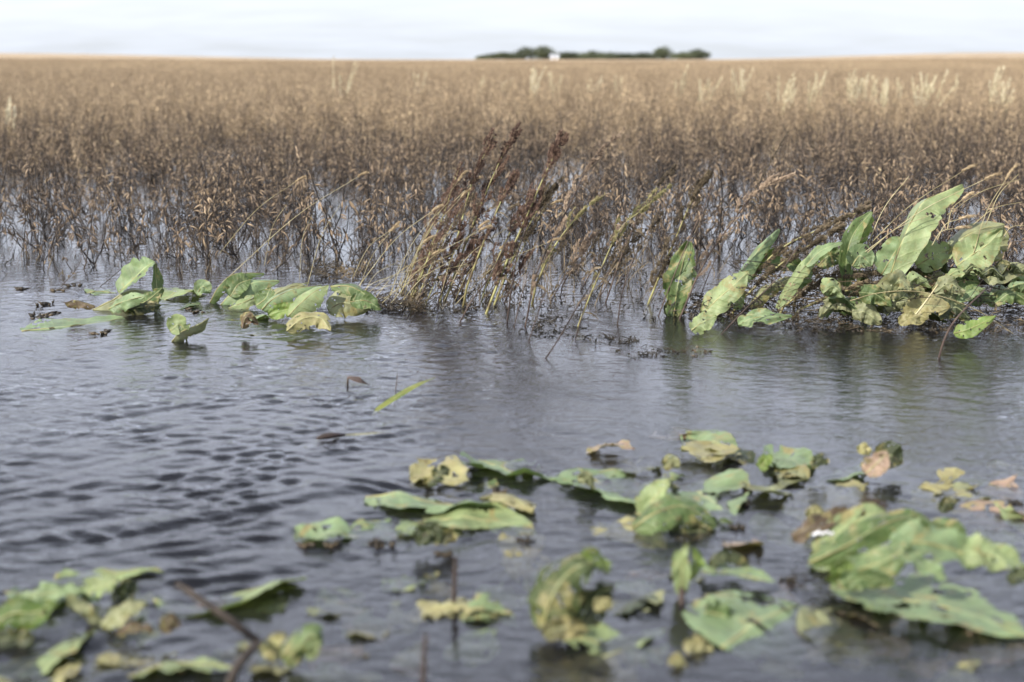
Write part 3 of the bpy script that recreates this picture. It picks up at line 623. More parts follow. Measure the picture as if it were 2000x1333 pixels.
# --- clump at the left (two upright/lying leaves)
pl = empty('broad_leaved_weed', G(236, 604)); tag(pl, 'small clump of broad green leaves with one leaf standing upright, left of the larger clump', 'weed plant')
up_leaf([(232, 572), (262, 545), (284, 524), (302, 511, .02)], 44, (-0.6, -0.7, 0.35), 5.75, color='mint', decay=.08, fold=.5, foldr=.5, parent=pl, shape='round', wavy=.004)
up_leaf([(300, 596, .04), (306, 570, .05), (304, 540, .06), (303, 513, .05)], 22, (0.8, -0.5, 0.2), 5.75, color='green', decay=.1, parent=pl, wavy=.003)  # shaded right side of the upright leaf, painted as a darker green
up_leaf([(181, 606), (218, 588, .02), (256, 568, .05), (310, 574, .09)], 44, (-0.2, -0.6, 0.8), color='olive', decay=.15, fold=-.35, curl=-.6, parent=pl, shape='round')
up_leaf([(212, 604), (240, 590, -.01), (284, 578, -.02)], 26, (-0.1, -0.85, 0.5), 5.55, color='mint', decay=.12, fold=-.2, curl=-.5, parent=pl, shape='round')
up_leaf([(262, 600, .0), (290, 586, .02), (318, 562, .05)], 26, (0.2, -0.8, 0.5), 5.62, color='green', decay=.3, fold=-.2, parent=pl)
up_leaf([(240, 606), (280, 600), (316, 596)], 20, (0, -0.9, 0.4), 5.58, color='dark', decay=.4, fold=-.3, parent=pl, shape='round')
# --- bigger clump
pl = empty('broad_leaved_weed', G(560, 604)); tag(pl, 'large clump of arching green leaves in the water left of the red seed heads', 'weed plant')
up_leaf([(410, 592), (428, 560), (458, 536, .03), (516, 534, .05)], 26, [(-.4, -.7, .6), (0, -.4, .9)], color='green', decay=.08, fold=-.5, curl=-.9, parent=pl, shape='lance', wavy=.003)
up_leaf([(450, 580, .06), (466, 556, .08), (490, 546, .1)], 30, (-.1, -.9, .3), 5.75, color='green', decay=.05, parent=pl, shape='round')
up_leaf([(431, 596), (460, 568), (500, 552, .03), (546, 550, .06)], 34, [(-.3, -.75, .6), (0, -.6, .8)], color='mint', decay=.05, fold=-.35, curl=-.6, parent=pl, shape='round')
up_leaf([(446, 603), (478, 590), (512, 574, .03)], 26, (-.2, -.8, .6), color='pale', decay=.05, fold=-.3, curl=-.4, parent=pl)
up_leaf([(500, 598), (520, 582), (528, 562, .02)], 28, (-.4, -.85, .3), 5.6, color='green', decay=.1, parent=pl, shape='round')
up_leaf([(524, 590, .05), (552, 566, .06), (604, 552, .1)], 28, (0, -.7, .7), 5.62, color='olive', decay=.25, fold=-.3, curl=-.6, parent=pl, shape='round')
up_leaf([(511, 606), (534, 584), (574, 566, .02), (628, 557, .06)], 34, [(-.3, -.7, .6), (0, -.6, .8)], 5.5, color='mint', decay=.08, fold=-.35, curl=-.9, parent=pl, shape='round', wavy=.003)
up_leaf([(524, 616), (556, 606), (590, 600)], 22, (0, -.95, .2), 5.45, color='bright', decay=.1, parent=pl, shape='round', rib=False)  # shadowed yellow-green underside of the leaf above, put into the colour
up_leaf([(563, 618), (584, 596), (612, 572, .02), (642, 557, .04)], 42, [(-.2, -.85, .5), (-.1, -.7, .7)], 5.42, color='pale', decay=.04, fold=-.25, curl=-.7, parent=pl, shape='round', wavy=.003)
up_leaf([(646, 560, .05), (684, 560, .03), (716, 578, .02), (745, 606, 0)], 42, [(0, -.6, .8), (.3, -.7, .6)], 5.5, color='green', decay=.1, fold=-.4, curl=-.7, parent=pl, shape='round', wavy=.004)
up_leaf([(640, 606, .0), (672, 592, .02), (722, 604, .02)], 40, (.1, -.9, .4), 5.48, color='olive', decay=.2, fold=-.2, curl=-.3, parent=pl, shape='round')
up_leaf([(684, 590), (716, 588), (744, 606)], 26, (.2, -.9, .4), 5.46, color='green', decay=.1, parent=pl)

def solo(o, label, cat='leaf', group=None):
    tag(o, label, cat, group); return o
def multi(name, loc, label, cat='leaf'):
    return tag(empty(name, loc), label, cat)
solo(up_leaf([(126, 592), (150, 588), (186, 598)], 22, (0, -.6, .8), 5.5, color='brown', decay=.45, fold=-.5, curl=-.8, shape='round', name='curled_leaf'), 'brown and yellow curled leaf floating at the left tip of the small clump')
solo(flat_leaf([(42, 647), (120, 640), (243, 622)], 20, color='mint', shape='lance', fold=.1, drown=.008, name='floating_leaf', decay=.05), 'long narrow pale green leaf floating in front of the small left clump')
o = solo(up_leaf([(336, 668), (352, 650), (385, 636, .03), (408, 622, .05)], 42, (-.2, -.8, .5), color='olive', decay=.2, fold=-.7, curl=-1.0, shape='round', name='folded_leaf'), 'folded grey green leaf standing alone on open water below the left clumps')
solo(up_leaf([(332, 648), (350, 634), (366, 650)], 30, (-.3, -.9, .2), 5.05, color='pale', decay=.1, fold=.3, shape='round', name='folded_leaf'), 'pale green leaf tip folded over the front of the grey green leaf')
solo(up_leaf([(560, 647), (590, 624, .02), (625, 622, .03), (646, 646)], 30, (0, -.8, .6), 5.12, color='yellow', decay=.22, fold=-.3, curl=-.4, shape='round', name='yellow_leaf'), 'yellow and orange leaf floating just below the large left clump')
solo(up_leaf([(474, 642), (482, 620), (505, 634, .02)], 20, (-.2, -.9, .3), 5.15, color='brown', decay=.2, name='folded_leaf', fold=-.4), 'small reddish brown folded leaf between the folded grey leaf and the yellow one')
solo(flat_leaf([(470, 652), (505, 646), (536, 640)], 16, color='yellow', decay=.2, name='floating_leaf'), 'small yellow leaf scrap beside the reddish brown folded leaf')
solo(flat_leaf([(452, 622), (480, 618), (520, 622)], 18, color='mint', decay=.1, name='floating_leaf', z=.008), 'pale green leaf lying flat under the front of the large left clump')
solo(flat_leaf([(322, 586), (356, 578), (404, 574)], 14, color='pale', decay=.05, name='floating_leaf'), 'pale leaf floating in the gap between the two left clumps, the farther one')
solo(up_leaf([(384, 576), (396, 560), (412, 572)], 20, (-.1, -.8, .5), 5.95, color='mint', decay=.05, name='floating_leaf', shape='round'), 'pale leaf tip poking up at the left end of the large clump')
solo(flat_leaf([(330, 606), (356, 596), (392, 594)], 12, color='green', decay=.2, name='floating_leaf'), 'green leaf scrap floating in the gap between the two left clumps, the nearer one')
solo(flat_leaf([(176, 574), (205, 571), (240, 573)], 12, color='mint', decay=.05, name='floating_leaf'), 'thin pale leaf floating behind the small left clump')

# --- right-hand clumps
pl = empty('broad_leaved_weed', G(1322, 618)); tag(pl, 'single tall green leaf standing upright in the water, dark at its foot, beside thin stems', 'weed plant')
up_leaf([(1316, 618), (1322, 570), (1332, 520, .02), (1346, 472, .04)], 50, (-.2, -.95, .1), color='green', decay=.3, fold=.3, parent=pl, shape='lance', wavy=.016, jag=.2)
up_leaf([(1340, 560, -.02), (1346, 540, -.02), (1350, 520, -.02)], 26, (.2, -.95, .2), 5.6, color='pale', decay=.1, parent=pl, shape='round', rib=False)
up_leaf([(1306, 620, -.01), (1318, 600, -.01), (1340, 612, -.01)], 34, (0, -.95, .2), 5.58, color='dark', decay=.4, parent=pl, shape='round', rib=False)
pl = empty('broad_leaved_weed', G(1420, 618)); tag(pl, 'clump of long pale leaves leaning right, one rolled to a pointed tip', 'weed plant')
up_leaf([(1398, 610, .05), (1440, 545, .06), (1478, 494, .08), (1522, 448, .1)], 36, (-.55, -.75, .4), 5.55, color='mint', decay=.06, fold=-.3, curl=-.9, parent=pl, shape='lance', wavy=.003)
up_leaf([(1448, 560, .08), (1476, 520, .08), (1512, 486, .1)], 30, (.5, -.8, .1), 5.6, color='bright', decay=.12, parent=pl, shape='lance')
up_leaf([(1372, 616), (1396, 590), (1428, 562, -.01), (1462, 530, .0)], 50, (-.35, -.85, .45), 5.42, color='pale', decay=.30, fold=-.1, curl=-.3, parent=pl, shape='round', wavy=.006)
up_leaf([(1436, 606, .0), (1444, 588, 0), (1456, 570, 0)], 20, (0, -.95, .2), 5.45, color='pale', decay=.3, parent=pl)
up_leaf([(1490, 520, .12), (1530, 514, .12), (1572, 524, .12)], 34, (0, -.9, .4), 5.6, color='green', decay=.2, parent=pl, shape='round')
up_leaf([(1462, 604, .08), (1500, 566, .08), (1556, 538, .1)], 34, (-.2, -.85, .5), 5.55, color='olive', decay=.35, fold=-.4, curl=-.6, parent=pl, shape='round')
up_leaf([(1350, 646), (1372, 630), (1400, 618), ], 34, (-.1, -.8, .5), 5.18, color='pale', decay=.15, fold=-.2, parent=pl, shape='round')
up_leaf([(1442, 636), (1480, 620), (1546, 620)], 30, (0, -.7, .7), 5.25, color='mint', decay=.2, fold=.2, parent=pl, shape='round', wavy=.012)
pl = empty('broad_leaved_weed', G(1540, 610)); tag(pl, 'narrow pale leaf bent over halfway, leaning right in front of the brown seed stalks', 'weed plant')
up_leaf([(1517, 602), (1546, 556), (1576, 516), (1604, 492, .02)], 28, (-.45, -.85, .35), 5.45, color='pale', decay=.03, fold=-.25, curl=-.4, parent=pl, shape='lance', wavy=.002)
up_leaf([(1574, 520, -.01), (1602, 492, 0), (1645, 474, .02)], 22, (.0, -.6, .8), 5.45, color='mint', decay=.03, parent=pl, shape='lance', wavy=.003)
up_leaf([(1556, 560, .0), (1572, 540, 0), (1582, 520, 0)], 26, (.4, -.9, .2), 5.47, color='green', decay=.1, parent=pl, shape='round', rib=False)
pl = empty('broad_leaved_weed', G(1743, 612)); tag(pl, 'big clump with the tallest broad pale leaf, standing over a tangle of brown stalks', 'weed plant')
up_leaf([(1738, 540), (1758, 482), (1782, 428, .02), (1806, 392, .04), (1842, 376, .05), (1880, 360, .06)], 82, [(-.25, -.95, .2), (.1, -.8, .5)], 5.45, color='pale', decay=.03, fold=-1.75, foldr=.05, parent=pl, shape='lance', wavy=.009)
up_leaf([(1722, 536, .03), (1744, 500, .03), (1770, 462, .03)], 54, (-.4, -.9, .1), 5.5, color='mint', decay=.05, parent=pl, shape='round', wavy=.006)
up_leaf([(1650, 560, .06), (1654, 500, .06), (1668, 456, .08), (1702, 414, .1)], 36, [(.1, -.95, .2), (-.2, -.7, .6)], 5.5, color='green', decay=.08, fold=.5, parent=pl, shape='lance', wavy=.006)
up_leaf([(1672, 480, .05), (1690, 450, .05), (1702, 420, .06)], 24, (.5, -.8, .1), 5.55, color='bright', decay=.05, parent=pl, shape='lance')
up_leaf([(1664, 520, .02), (1680, 500, .02), (1702, 520, .02)], 44, (0, -.95, .2), 5.5, color='mint', decay=.1, parent=pl, shape='round')
up_leaf([(1790, 520, .04), (1824, 500, .04), (1860, 486, .06)], 52, (-.1, -.85, .4), 5.5, color='pale', decay=.15, parent=pl, shape='round', wavy=.008)
up_leaf([(1722, 612), (1728, 580), (1746, 556), (1778, 545)], 44, (-.2, -.95, .2), 5.4, color='olive', decay=.22, fold=.2, parent=pl, shape='round')
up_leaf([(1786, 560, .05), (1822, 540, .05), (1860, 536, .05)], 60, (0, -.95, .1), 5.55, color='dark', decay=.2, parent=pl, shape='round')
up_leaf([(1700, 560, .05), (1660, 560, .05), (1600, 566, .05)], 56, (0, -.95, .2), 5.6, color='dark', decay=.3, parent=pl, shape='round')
up_leaf([(1598, 520, .1), (1620, 500, .1), (1646, 512, .1)], 40, (0, -.95, .2), 5.6, color='green', decay=.25, parent=pl, shape='round')
rnd = random.Random(5)
for k in range(20):                      # limp inner leaves low in the clump
    x = rnd.uniform(1560, 1840); y = rnd.uniform(545, 622); l = rnd.uniform(40, 80); a = rnd.uniform(-.7, .9); dz = rnd.uniform(-.05, .25)
    up_leaf([(x, y, dz), (x + l * .5, y - l * .45 * a - 14, dz), (x + l, y - l * .5 * a + 8, dz)], rnd.uniform(24, 44), (rnd.uniform(-.5, .5), -.8, rnd.uniform(.1, .7)), 5.3, color=rnd.choice(('dark', 'olive', 'green', 'olive', 'pale')), decay=rnd.uniform(.05, .3), fold=rnd.uniform(-.8, .3), curl=-.8, parent=pl, shape=rnd.choice(('lance', 'ovate')), wavy=.009, rib=False)
pl = empty('broad_leaved_weed', G(1900, 612)); tag(pl, 'spreading clump of olive and spotted leaves near the right edge', 'weed plant')
up_leaf([(1850, 500, .04), (1880, 466, .04), (1924, 446, .06), (1962, 440, .08)], 62, (-.2, -.7, .7), 5.5, color='olive', decay=.18, fold=-.3, curl=-.4, parent=pl, shape='round')
up_leaf([(1868, 520), (1896, 500), (1926, 480), (1958, 446)], 66, (-.1, -.95, .3), 5.42, color='pale', decay=.24, fold=.1, parent=pl, shape='ovate', wavy=.008)
up_leaf([(1934, 510, .03), (1946, 478, .03), (1960, 442, .03)], 40, (.3, -.9, .3), 5.45, color='olive', decay=.25, parent=pl, shape='round')
up_leaf([(1846, 545), (1874, 528, .01), (1922, 530, .02)], 24, (0, -.5, .85), 5.4, color='pale', decay=.1, fold=-.4, parent=pl, shape='lance')
up_leaf([(1850, 560, .02), (1880, 548, .02), (1914, 552, .02)], 40, (0, -.95, .2), 5.42, color='green', decay=.2, parent=pl, shape='round')
up_leaf([(1866, 588), (1892, 572), (1926, 562, .02)], 26, (-.1, -.7, .6), 5.4, color='mint', decay=.1, fold=-.2, parent=pl)
up_leaf([(1920, 546), (1955, 534), (2006, 520, .02)], 36, (-.1, -.8, .6), 5.42, color='olive', decay=.12, fold=-.2, parent=pl, shape='round')
up_leaf([(1980, 580, .02), (1996, 556, .02), (2016, 530, .02)], 40, (0, -.95, .2), 5.45, color='mint', decay=.15, parent=pl, shape='round')
for k in range(9):
    x = rnd.uniform(1850, 1985); y = rnd.uniform(530, 600); l = rnd.uniform(36, 70); a = rnd.uniform(-.7, .9); dz = rnd.uniform(-.05, .25)
    up_leaf([(x, y, dz), (x + l * .5, y - l * .45 * a - 14, dz), (x + l, y - l * .5 * a + 8, dz)], rnd.uniform(24, 44), (rnd.uniform(-.5, .5), -.8, rnd.uniform(.1, .7)), 5.3, color=rnd.choice(('dark', 'olive', 'green', 'mint')), decay=rnd.uniform(.05, .3), fold=rnd.uniform(-.8, .3), curl=-.8, parent=pl, shape=rnd.choice(('lance', 'ovate')), wavy=.009, rib=False)
up_leaf([(1776, 630), (1800, 600), (1856, 600)], 50, (0, -.9, .4), 5.3, color='yellow', decay=.4, parent=pl, shape='round', name='leaf')
solo(up_leaf([(1862, 652), (1900, 640, -.01), (1946, 616, .01)], 30, (-.15, -.9, .4), 4.98, color='bright', decay=.12, fold=-.15, name='leaf_tip', foldr=.15), 'yellow green leaf tip sticking out of the water beside the curved dark stick')
solo(up_leaf([(1756, 634), (1776, 622), (1800, 630)], 24, (0, -.8, .5), 5.1, color='yellow', decay=.3, name='curled_leaf', shape='round'), 'crumpled yellow leaf at the foot of the tallest leaf clump')

# ------------------------------------------------------------------ seed stalks (pigweed) and grasses
def spike(mb, ax, r0, n, rnd, L=0.0105):
    m = len(ax) - 1
    for k in range(n):
        t = rnd.random(); j = t * m; a = int(min(j, m - 1)); p = ax[a].lerp(ax[a + 1], j - a); T = (ax[a + 1] - ax[a]).normalized()
        rr = r0 * 0.85 * (math.sin(math.pi * (0.12 + 0.82 * t)) ** 0.7) * (0.75 + 0.5 * mn.noise(Vector((t * 9, r0 * 999, 3))))
        o = Vector((rnd.gauss(0, 1), rnd.gauss(0, 1), rnd.gauss(0, 1))); o = (o - T * o.dot(T)).normalized()
        if mn.noise(p * 55.0) < -0.2: continue
        q = p + o * rr * rnd.random() ** 0.8
        mb.bud(q, (o * 1.0 + T * 0.9 + Vector((0, 0, .1))), L * rnd.uniform(.5, 1.3), L * 0.13)
def seedplant(pts, label, Yb=None, seedmat='redseed', stemmat='stem_green', heads=1.0, r=0.011, side=9, start=0.35, stem_r=0.0042, leaves=2, seed=1, name='pigweed_plant', cat='weed plant', group='leaning seed stalks'):
    sp, Y = S3(pts, Yb); rnd = random.Random(seed); ax = catmull(sp, 22)
    e = empty(name, sp[0]); tag(e, label, cat, group)
    st = MB(); foot = ax[0] + Vector((ax[0].x - ax[3].x, 0, ax[0].z - ax[3].z)) * 0.9 ; foot.z = min(foot.z, -0.06)
    full = [foot] + ax; st.tube(full, [stem_r * (1.25 - 0.95 * i / 22) for i in range(23)], 7); so = st.build('stem', M[stemmat], e)
    m = 21; s0 = int(start * m)
    sh = MB(); sh.tube(ax[max(s0 + 7, 12):], 0.0014, 4); spike(sh, ax[max(s0 + 7, 12):], r * 1.05, int(900 * heads), rnd)
    sh.build('seed_head', M[seedmat], e, smooth=False)
    for k in range(int(side * 1.7)):                # side spikes hugging the stem
        i = rnd.randint(max(int(s0 * .55), 2), 19); b = ax[i]; T = (ax[i + 1] - ax[i]).normalized(); an = rnd.uniform(0, 6.28); sd2 = Vector((math.cos(an), math.sin(an) * .6, 0.15)); l = rnd.uniform(0.03, 0.10) * (1.1 - 0.3 * i / m)
        e1 = b + (T * 0.9 + sd2 * 0.38).normalized() * l; axs = catmull([b, b.lerp(e1, .5) + sd2 * 0.012, e1], 6)
        tw = MB(); tw.tube(axs, 0.0012, 4); spike(tw, axs, r * 0.62, int(260 * heads * l / 0.09), rnd)
        tw.build('side_spike', M[seedmat], e, smooth=False)
    for k in range(leaves + 4):
        i = rnd.randint(2, 14); b = ax[i]; an = rnd.uniform(0, 6.28); d = Vector((math.cos(an), math.sin(an) * .5, -.5)) * rnd.uniform(.025, .07)
        mb = MB(); mb.strip(catmull([b, b + d * .5 + Vector((0, 0, .012)), b + d], 5), rnd.uniform(.003, .006), Vector((0, -.9, .4))); mb.build('withered_leaf', M['brownseed'], e)
    return e
SPK = (
    ([(803, 592), (830, 520), (866, 420), (900, 318)], 'leftmost dark red seed stalk of the standing group, bending right', dict(heads=.8, side=10, r=.009)),
    ([(858, 590), (892, 470), (926, 345), (968, 264)], 'dark red seed stalk second from the left with a long pointed head', dict(heads=1.0, side=12, r=.010)),
    ([(870, 588), (908, 480), (950, 375), (984, 300), (1012, 258)], 'tall dark red seed stalk with yellow stem, third from the left of the group', dict(heads=1.2, side=14)),
    ([(912, 560, .2), (946, 470, .2), (978, 395, .2), (1006, 334, .2)], 'shorter brown seed stalk just right of the tall yellow-stemmed one', dict(heads=.8, side=8, r=.009)),
    ([(950, 612), (986, 520), (1030, 420), (1072, 325), (1107, 262)], 'thickest dark red seed stalk, tall and standing in the middle of the water line', dict(heads=1.6, side=20, r=.013, stem_r=.0048)),
    ([(962, 604, .1), (1004, 500, .1), (1050, 410, .1), (1086, 360, .1)], 'brown seed stalk leaning against the thickest dark red one', dict(seedmat='brownseed', heads=1.0, side=12)),
    ([(1026, 638), (1050, 530), (1110, 405), (1160, 310), (1220, 252)], 'tall thin tan seed stalk reaching highest at right of the red group', dict(seedmat='tanseed', stemmat='stem_brown', heads=.8, side=6, r=.008, stem_r=.003)),
    ([(1046, 560, .3), (1078, 490, .3), (1122, 430, .3), (1168, 386, .3)], 'green tinged seed stalk below the tall tan one', dict(seedmat='greenseed', heads=.6, side=5, r=.007, leaves=6)),
    ([(1128, 640), (1160, 560), (1210, 450), (1262, 405), (1310, 362)], 'greenish seed stalk leaning right midway between red group and upright leaf', dict(seedmat='greenseed', heads=.7, side=7, r=.007, stem_r=.003)),
    ([(1180, 600, .1), (1222, 480, .1), (1272, 380, .1), (1320, 322, .1)], 'dark thin seed stalk rising just left of the upright green leaf', dict(seedmat='brownseed', stemmat='stem_brown', heads=.5, side=6, r=.006, stem_r=.003)),
    ([(1266, 594), (1288, 540), (1320, 465), (1350, 395), (1386, 332)], 'yellow green stalk with bushy brown seed head above the upright green leaf', dict(seedmat='brownseed', heads=1.1, side=16, r=.010, leaves=5)),
    ([(1328, 622), (1372, 520), (1426, 440), (1482, 372), (1552, 340)], 'long tan seed stalk bending far right over the pale leaf clump', dict(seedmat='tanseed', stemmat='stem_brown', heads=.7, side=12, r=.007, stem_r=.0034)),
    ([(1352, 624, .1), (1400, 500, .1), (1470, 380, .1), (1538, 258, .1)], 'very thin wiry stalk rising highest above the pale leaf clump', dict(seedmat='brownseed', stemmat='stem_brown', heads=.15, side=5, r=.004, stem_r=.0018, leaves=0)),
    ([(1440, 570, .1), (1520, 490, .1), (1600, 448, .1), (1700, 404, .1)], 'upper brown seed stalk slanting low to the right behind the bent pale leaf', dict(seedmat='brownseed', heads=1.3, side=14, r=.010, start=.35)),
    ([(1444, 590, .05), (1520, 520, .05), (1580, 480, .05), (1650, 440, .05)], 'lower brown seed stalk slanting right behind the bent pale leaf', dict(seedmat='brownseed', heads=1.2, side=14, r=.010, start=.35)),
    ([(1530, 600, .0), (1590, 556, 0), (1660, 540, 0), (1800, 530, 0)], 'brown seed stalk lying almost level across the foot of the tallest leaf', dict(seedmat='brownseed', heads=1.8, side=22, r=.011, start=.2)),
    ([(1560, 606, -.05), (1640, 572, -.05), (1730, 556, -.05), (1830, 560, -.05)], 'lowest of the level brown seed stalks in the right tangle', dict(seedmat='brownseed', heads=1.6, side=20, r=.010, start=.2)),
    ([(1800, 590, 0), (1860, 560, 0), (1930, 552, 0), (1985, 556, 0)], 'level brown seed stalk under the olive leaves near the right edge', dict(seedmat='brownseed', heads=1.3, side=16, r=.009, start=.2)),
    ([(1560, 560, .2), (1600, 520, .2), (1640, 500, .2), (1668, 476, .2)], 'short brown seed stalk peeping between bent leaf and green leaf', dict(seedmat='brownseed', heads=1.0, side=12, r=.009)),
)
for k, (pts_, lab, kw) in enumerate(SPK):
    seedplant(pts_, lab, Yb=(G(*pts_[0][:2]).y if pts_[0][1] > 585 and pts_[0][0] < 1440 else 5.55), seed=50 + k, **kw)

rnd = random.Random(9)
for k in range(17):
    x = rnd.uniform(770, 1000); y = rnd.uniform(560, 600); l = rnd.uniform(90, 240)
    seedplant([(x, y), (x + l * .22, y - l * .5), (x + l * .5, y - l)], 'slender brown seed stalk mixed in among the taller red ones', Yb=rnd.uniform(5.7, 6.3), seedmat=rnd.choice(('redseed', 'brownseed')), stemmat=rnd.choice(('stem_green', 'stem_brown')), heads=.45, side=7, r=.007, start=.3, stem_r=.0026, seed=500 + k, group='slender stalks among the red seed heads')
for k in range(8):
    x = rnd.uniform(1030, 1290); y = rnd.uniform(550, 600); l = rnd.uniform(90, 200)
    seedplant([(x, y), (x + l * .28, y - l * .5), (x + l * .6, y - l)], 'slender tan seed stalk in the gap between the red group and the upright leaf', Yb=rnd.uniform(5.9, 6.7), seedmat=rnd.choice(('tanseed', 'brownseed')), stemmat='stem_brown', heads=.35, side=6, r=.006, start=.3, stem_r=.0022, seed=520 + k, group='slender stalks right of the red seed heads')

def foxtail(pts, label, Yb, head=0.055, r=0.0012, hr=0.0045, seed=0, group='foxtail grass stalks'):
    sp = [P(p[0], p[1], Yb + (p[2] if len(p) > 2 else 0)) for p in pts]; ax = catmull(sp, 16); rnd = random.Random(seed)
    e = empty('foxtail_grass', sp[0]); tag(e, label, 'grass stalk', group)
    st = MB(); st.tube(ax, [r * (1.2 - .5 * i / 15) for i in range(16)], 5); st.build('stalk', M['straw'], e)
    if head:
        d = (ax[-1] - ax[-3]).normalized(); hd = catmull([ax[-1] - d * .004, ax[-1] + d * head * .5, ax[-1] + d * head + Vector((.004, 0, -.006))], 6)
        mb = MB(); mb.tube(hd, [hr * f for f in (.5, .85, .85, .75, .6, .25)], 6)
        for k in range(190):
            j = rnd.random() * 5; a = int(min(j, 4)); p = hd[a].lerp(hd[a + 1], j - a); o = Vector((rnd.gauss(0, 1), rnd.gauss(0, 1), rnd.gauss(0, 1))).normalized()
            mb.bud(p + o * hr * .6, o * .8 + d, .008, .0008)
        mb.build('seed_head', M['foxtail'], e, smooth=False)
rnd = random.Random(77)
FT = [  # base px, tip px, depth, head, label
    ((425, 500), (578, 355), 6.6, .05, 'foxtail stalk with a tan head leaning right above the large left clump'),
    ((448, 540), (700, 345), 6.3, .045, 'long straw stalk crossing above the large left clump toward the right'),
    ((516, 520), (560, 400), 6.6, 0, 'bare upright straw blade above the large left clump'),
    ((585, 548), (610, 420), 6.3, 0, 'thin bare blade standing behind the large left clump'),
    ((600, 560), (665, 400), 6.3, 0, 'thin bare blade leaning right behind the large left clump'),
    ((700, 560), (845, 412), 5.9, .05, 'foxtail stalk leaning into the leftmost red seed stalk'),
    ((690, 600), (765, 450), 5.9, .05, 'foxtail stalk rising just right of the large left clump'),
    ((688, 545), (760, 452), 6.2, .05, 'short foxtail stalk behind the right end of the large left clump')]
for k, (b, t, Y, h, lab) in enumerate(FT):
    mid = ((b[0] * .45 + t[0] * .55) - 8, (b[1] * .45 + t[1] * .55) - 10); foxtail([b, mid, t], lab, Y, head=h, seed=k)
for k in range(15):                      # the sheaf pressed over by the wind
    bx = rnd.uniform(750, 890); by = rnd.uniform(560, 600); ln = rnd.uniform(110, 270); an = R(rnd.uniform(32, 66)); t = (bx + ln * math.cos(an), by - ln * math.sin(an)); mid = ((bx + t[0]) / 2 - 12, (by + t[1]) / 2 - 14)
    foxtail([(bx, by), mid, t], 'straw coloured foxtail stalk in the leaning sheaf among the red seed stalks', rnd.uniform(5.5, 6.1), head=rnd.choice((.05, 0, 0, .045)), r=.00095, seed=100 + k, group='straw stalks of the leaning sheaf')
for k in range(9):
    bx = rnd.uniform(690, 800); by = rnd.uniform(575, 605); ln = rnd.uniform(90, 190); an = R(rnd.uniform(22, 48)); t = (bx + ln * math.cos(an), by - ln * math.sin(an)); mid = ((bx + t[0]) / 2 - 8, (by + t[1]) / 2 - 10)
    foxtail([(bx, by), mid, t], 'low straw blade between the large left clump and the red seed stalks', rnd.uniform(5.5, 6.0), head=0, r=.001, seed=200 + k, group='low straw blades right of the left clump')
RT = [((1690, 490), (1775, 345), 0, 'bare straw rising steeply left of the tallest leaf'), ((1684, 492), (1880, 335), .055, 'foxtail stalk passing over the tip of the tallest leaf'),
      ((1690, 492), (1925, 350), .06, 'longest foxtail stalk arching right above the tallest leaf'), ((1900, 500), (1965, 350), .07, 'foxtail stalk with the fattest head near the right edge'),
      ((1925, 440), (1990, 340), 0, 'bare straw crossing beside the fat foxtail head'), ((1830, 470), (1875, 428), .055, 'short foxtail head lying right of the tallest leaf, upper one'),
      ((1820, 480), (1868, 446), .05, 'short foxtail head lying right of the tallest leaf, lower one'), ((1850, 420), (1995, 350), 0, 'bare straw slanting up to the right edge'),
      ((1956, 470), (2004, 440), 0, 'thin straw leaving the frame at the right edge'), ((1900, 440), (1996, 395), 0, 'thin straw slanting right above the olive leaves'),
      ((1694, 494), (1820, 420), 0, 'straw blade running up across the big pale leaf'), ((1850, 450), (1880, 390), .045, 'small upright foxtail head between tallest leaf and olive leaves')]
for k, (b, t, h, lab) in enumerate(RT):
    foxtail([b, ((b[0] + t[0]) / 2 - 6, (b[1] + t[1]) / 2 - 10), t], lab, 5.42 if k > 1 else 5.6, head=h, r=.0014, hr=.0055, seed=300 + k, group='foxtail and straw round the tallest leaf')
foxtail([(1660, 588), (1720, 572), (1800, 571), (1900, 602), (1998, 665)], 'long pale grass blade arching across the right tangle down to the water', 5.2, head=0, r=.0016, seed=340)
foxtail([(1770, 636), (1800, 600), (1832, 556)], 'thick yellow stalk slanting up from the foot of the right tangle', 5.22, head=0, r=.004, seed=341)

# bare dark sticks
def stick(pts, label, r=0.0025, Yb=None, mat='stem_brown', name='bare_stick', thorns=0, group='thin bare sticks'):
    Y = Yb or G(*pts[0][:2]).y; sp = [P(p[0], p[1], Y + (p[2] if len(p) > 2 else 0)) for p in pts]; ax = catmull(sp, 12) if len(sp) > 2 and thorns >= 0 else sp
    ft = ax[0] + (ax[0] - ax[1]).normalized() * 0.05; mb = MB(); ax = [ft] + ax
    mb.tube(ax, [r * (1.1 - .5 * i / len(ax)) for i in range(len(ax))], 7); o = mb.build(name, M[mat]); o.location = sp[0]; o.data.transform(Matrix.Translation(-sp[0])); tag(o, label, 'stick', group); return o
stick([(1066, 700), (1090, 664), (1136, 586), (1190, 500, .1)], 'thin bare stick reaching nearest the viewer of those right of the red stalks')
stick([(1033, 667), (1048, 620), (1068, 560)], 'thin bare stick leaning right below the tall tan seed stalk', .002)
stick([(898, 631), (920, 590), (956, 540), (990, 470, .1)], 'dark stick crossing the foot of the red seed stalks', .0028)
stick([(990, 632), (1000, 560), (1010, 500), (1030, 440)], 'dark upright stick between the thickest red stalk and the tall tan stalk', .003)
stick([(1004, 640), (1018, 580), (1032, 530)], 'short thin stick just left of the tall tan stalk foot', .002)
stick([(1124, 664), (1136, 620), (1160, 540)], 'thin stick rising left of the small dark floating scraps', .002)
stick([(1206, 634), (1216, 570), (1240, 500)], 'dark stick standing right of the greenish leaning stalk', .0026)
stick([(1286, 618), (1312, 550), (1345, 470), (1399, 350, .1)], 'long straight bare stick passing in front of the upright green leaf', .0024)
stick([(1410, 652), (1460, 600), (1510, 552), (1560, 480, .1)], 'bare stick slanting right in front of the pale leaf clump', .0024)
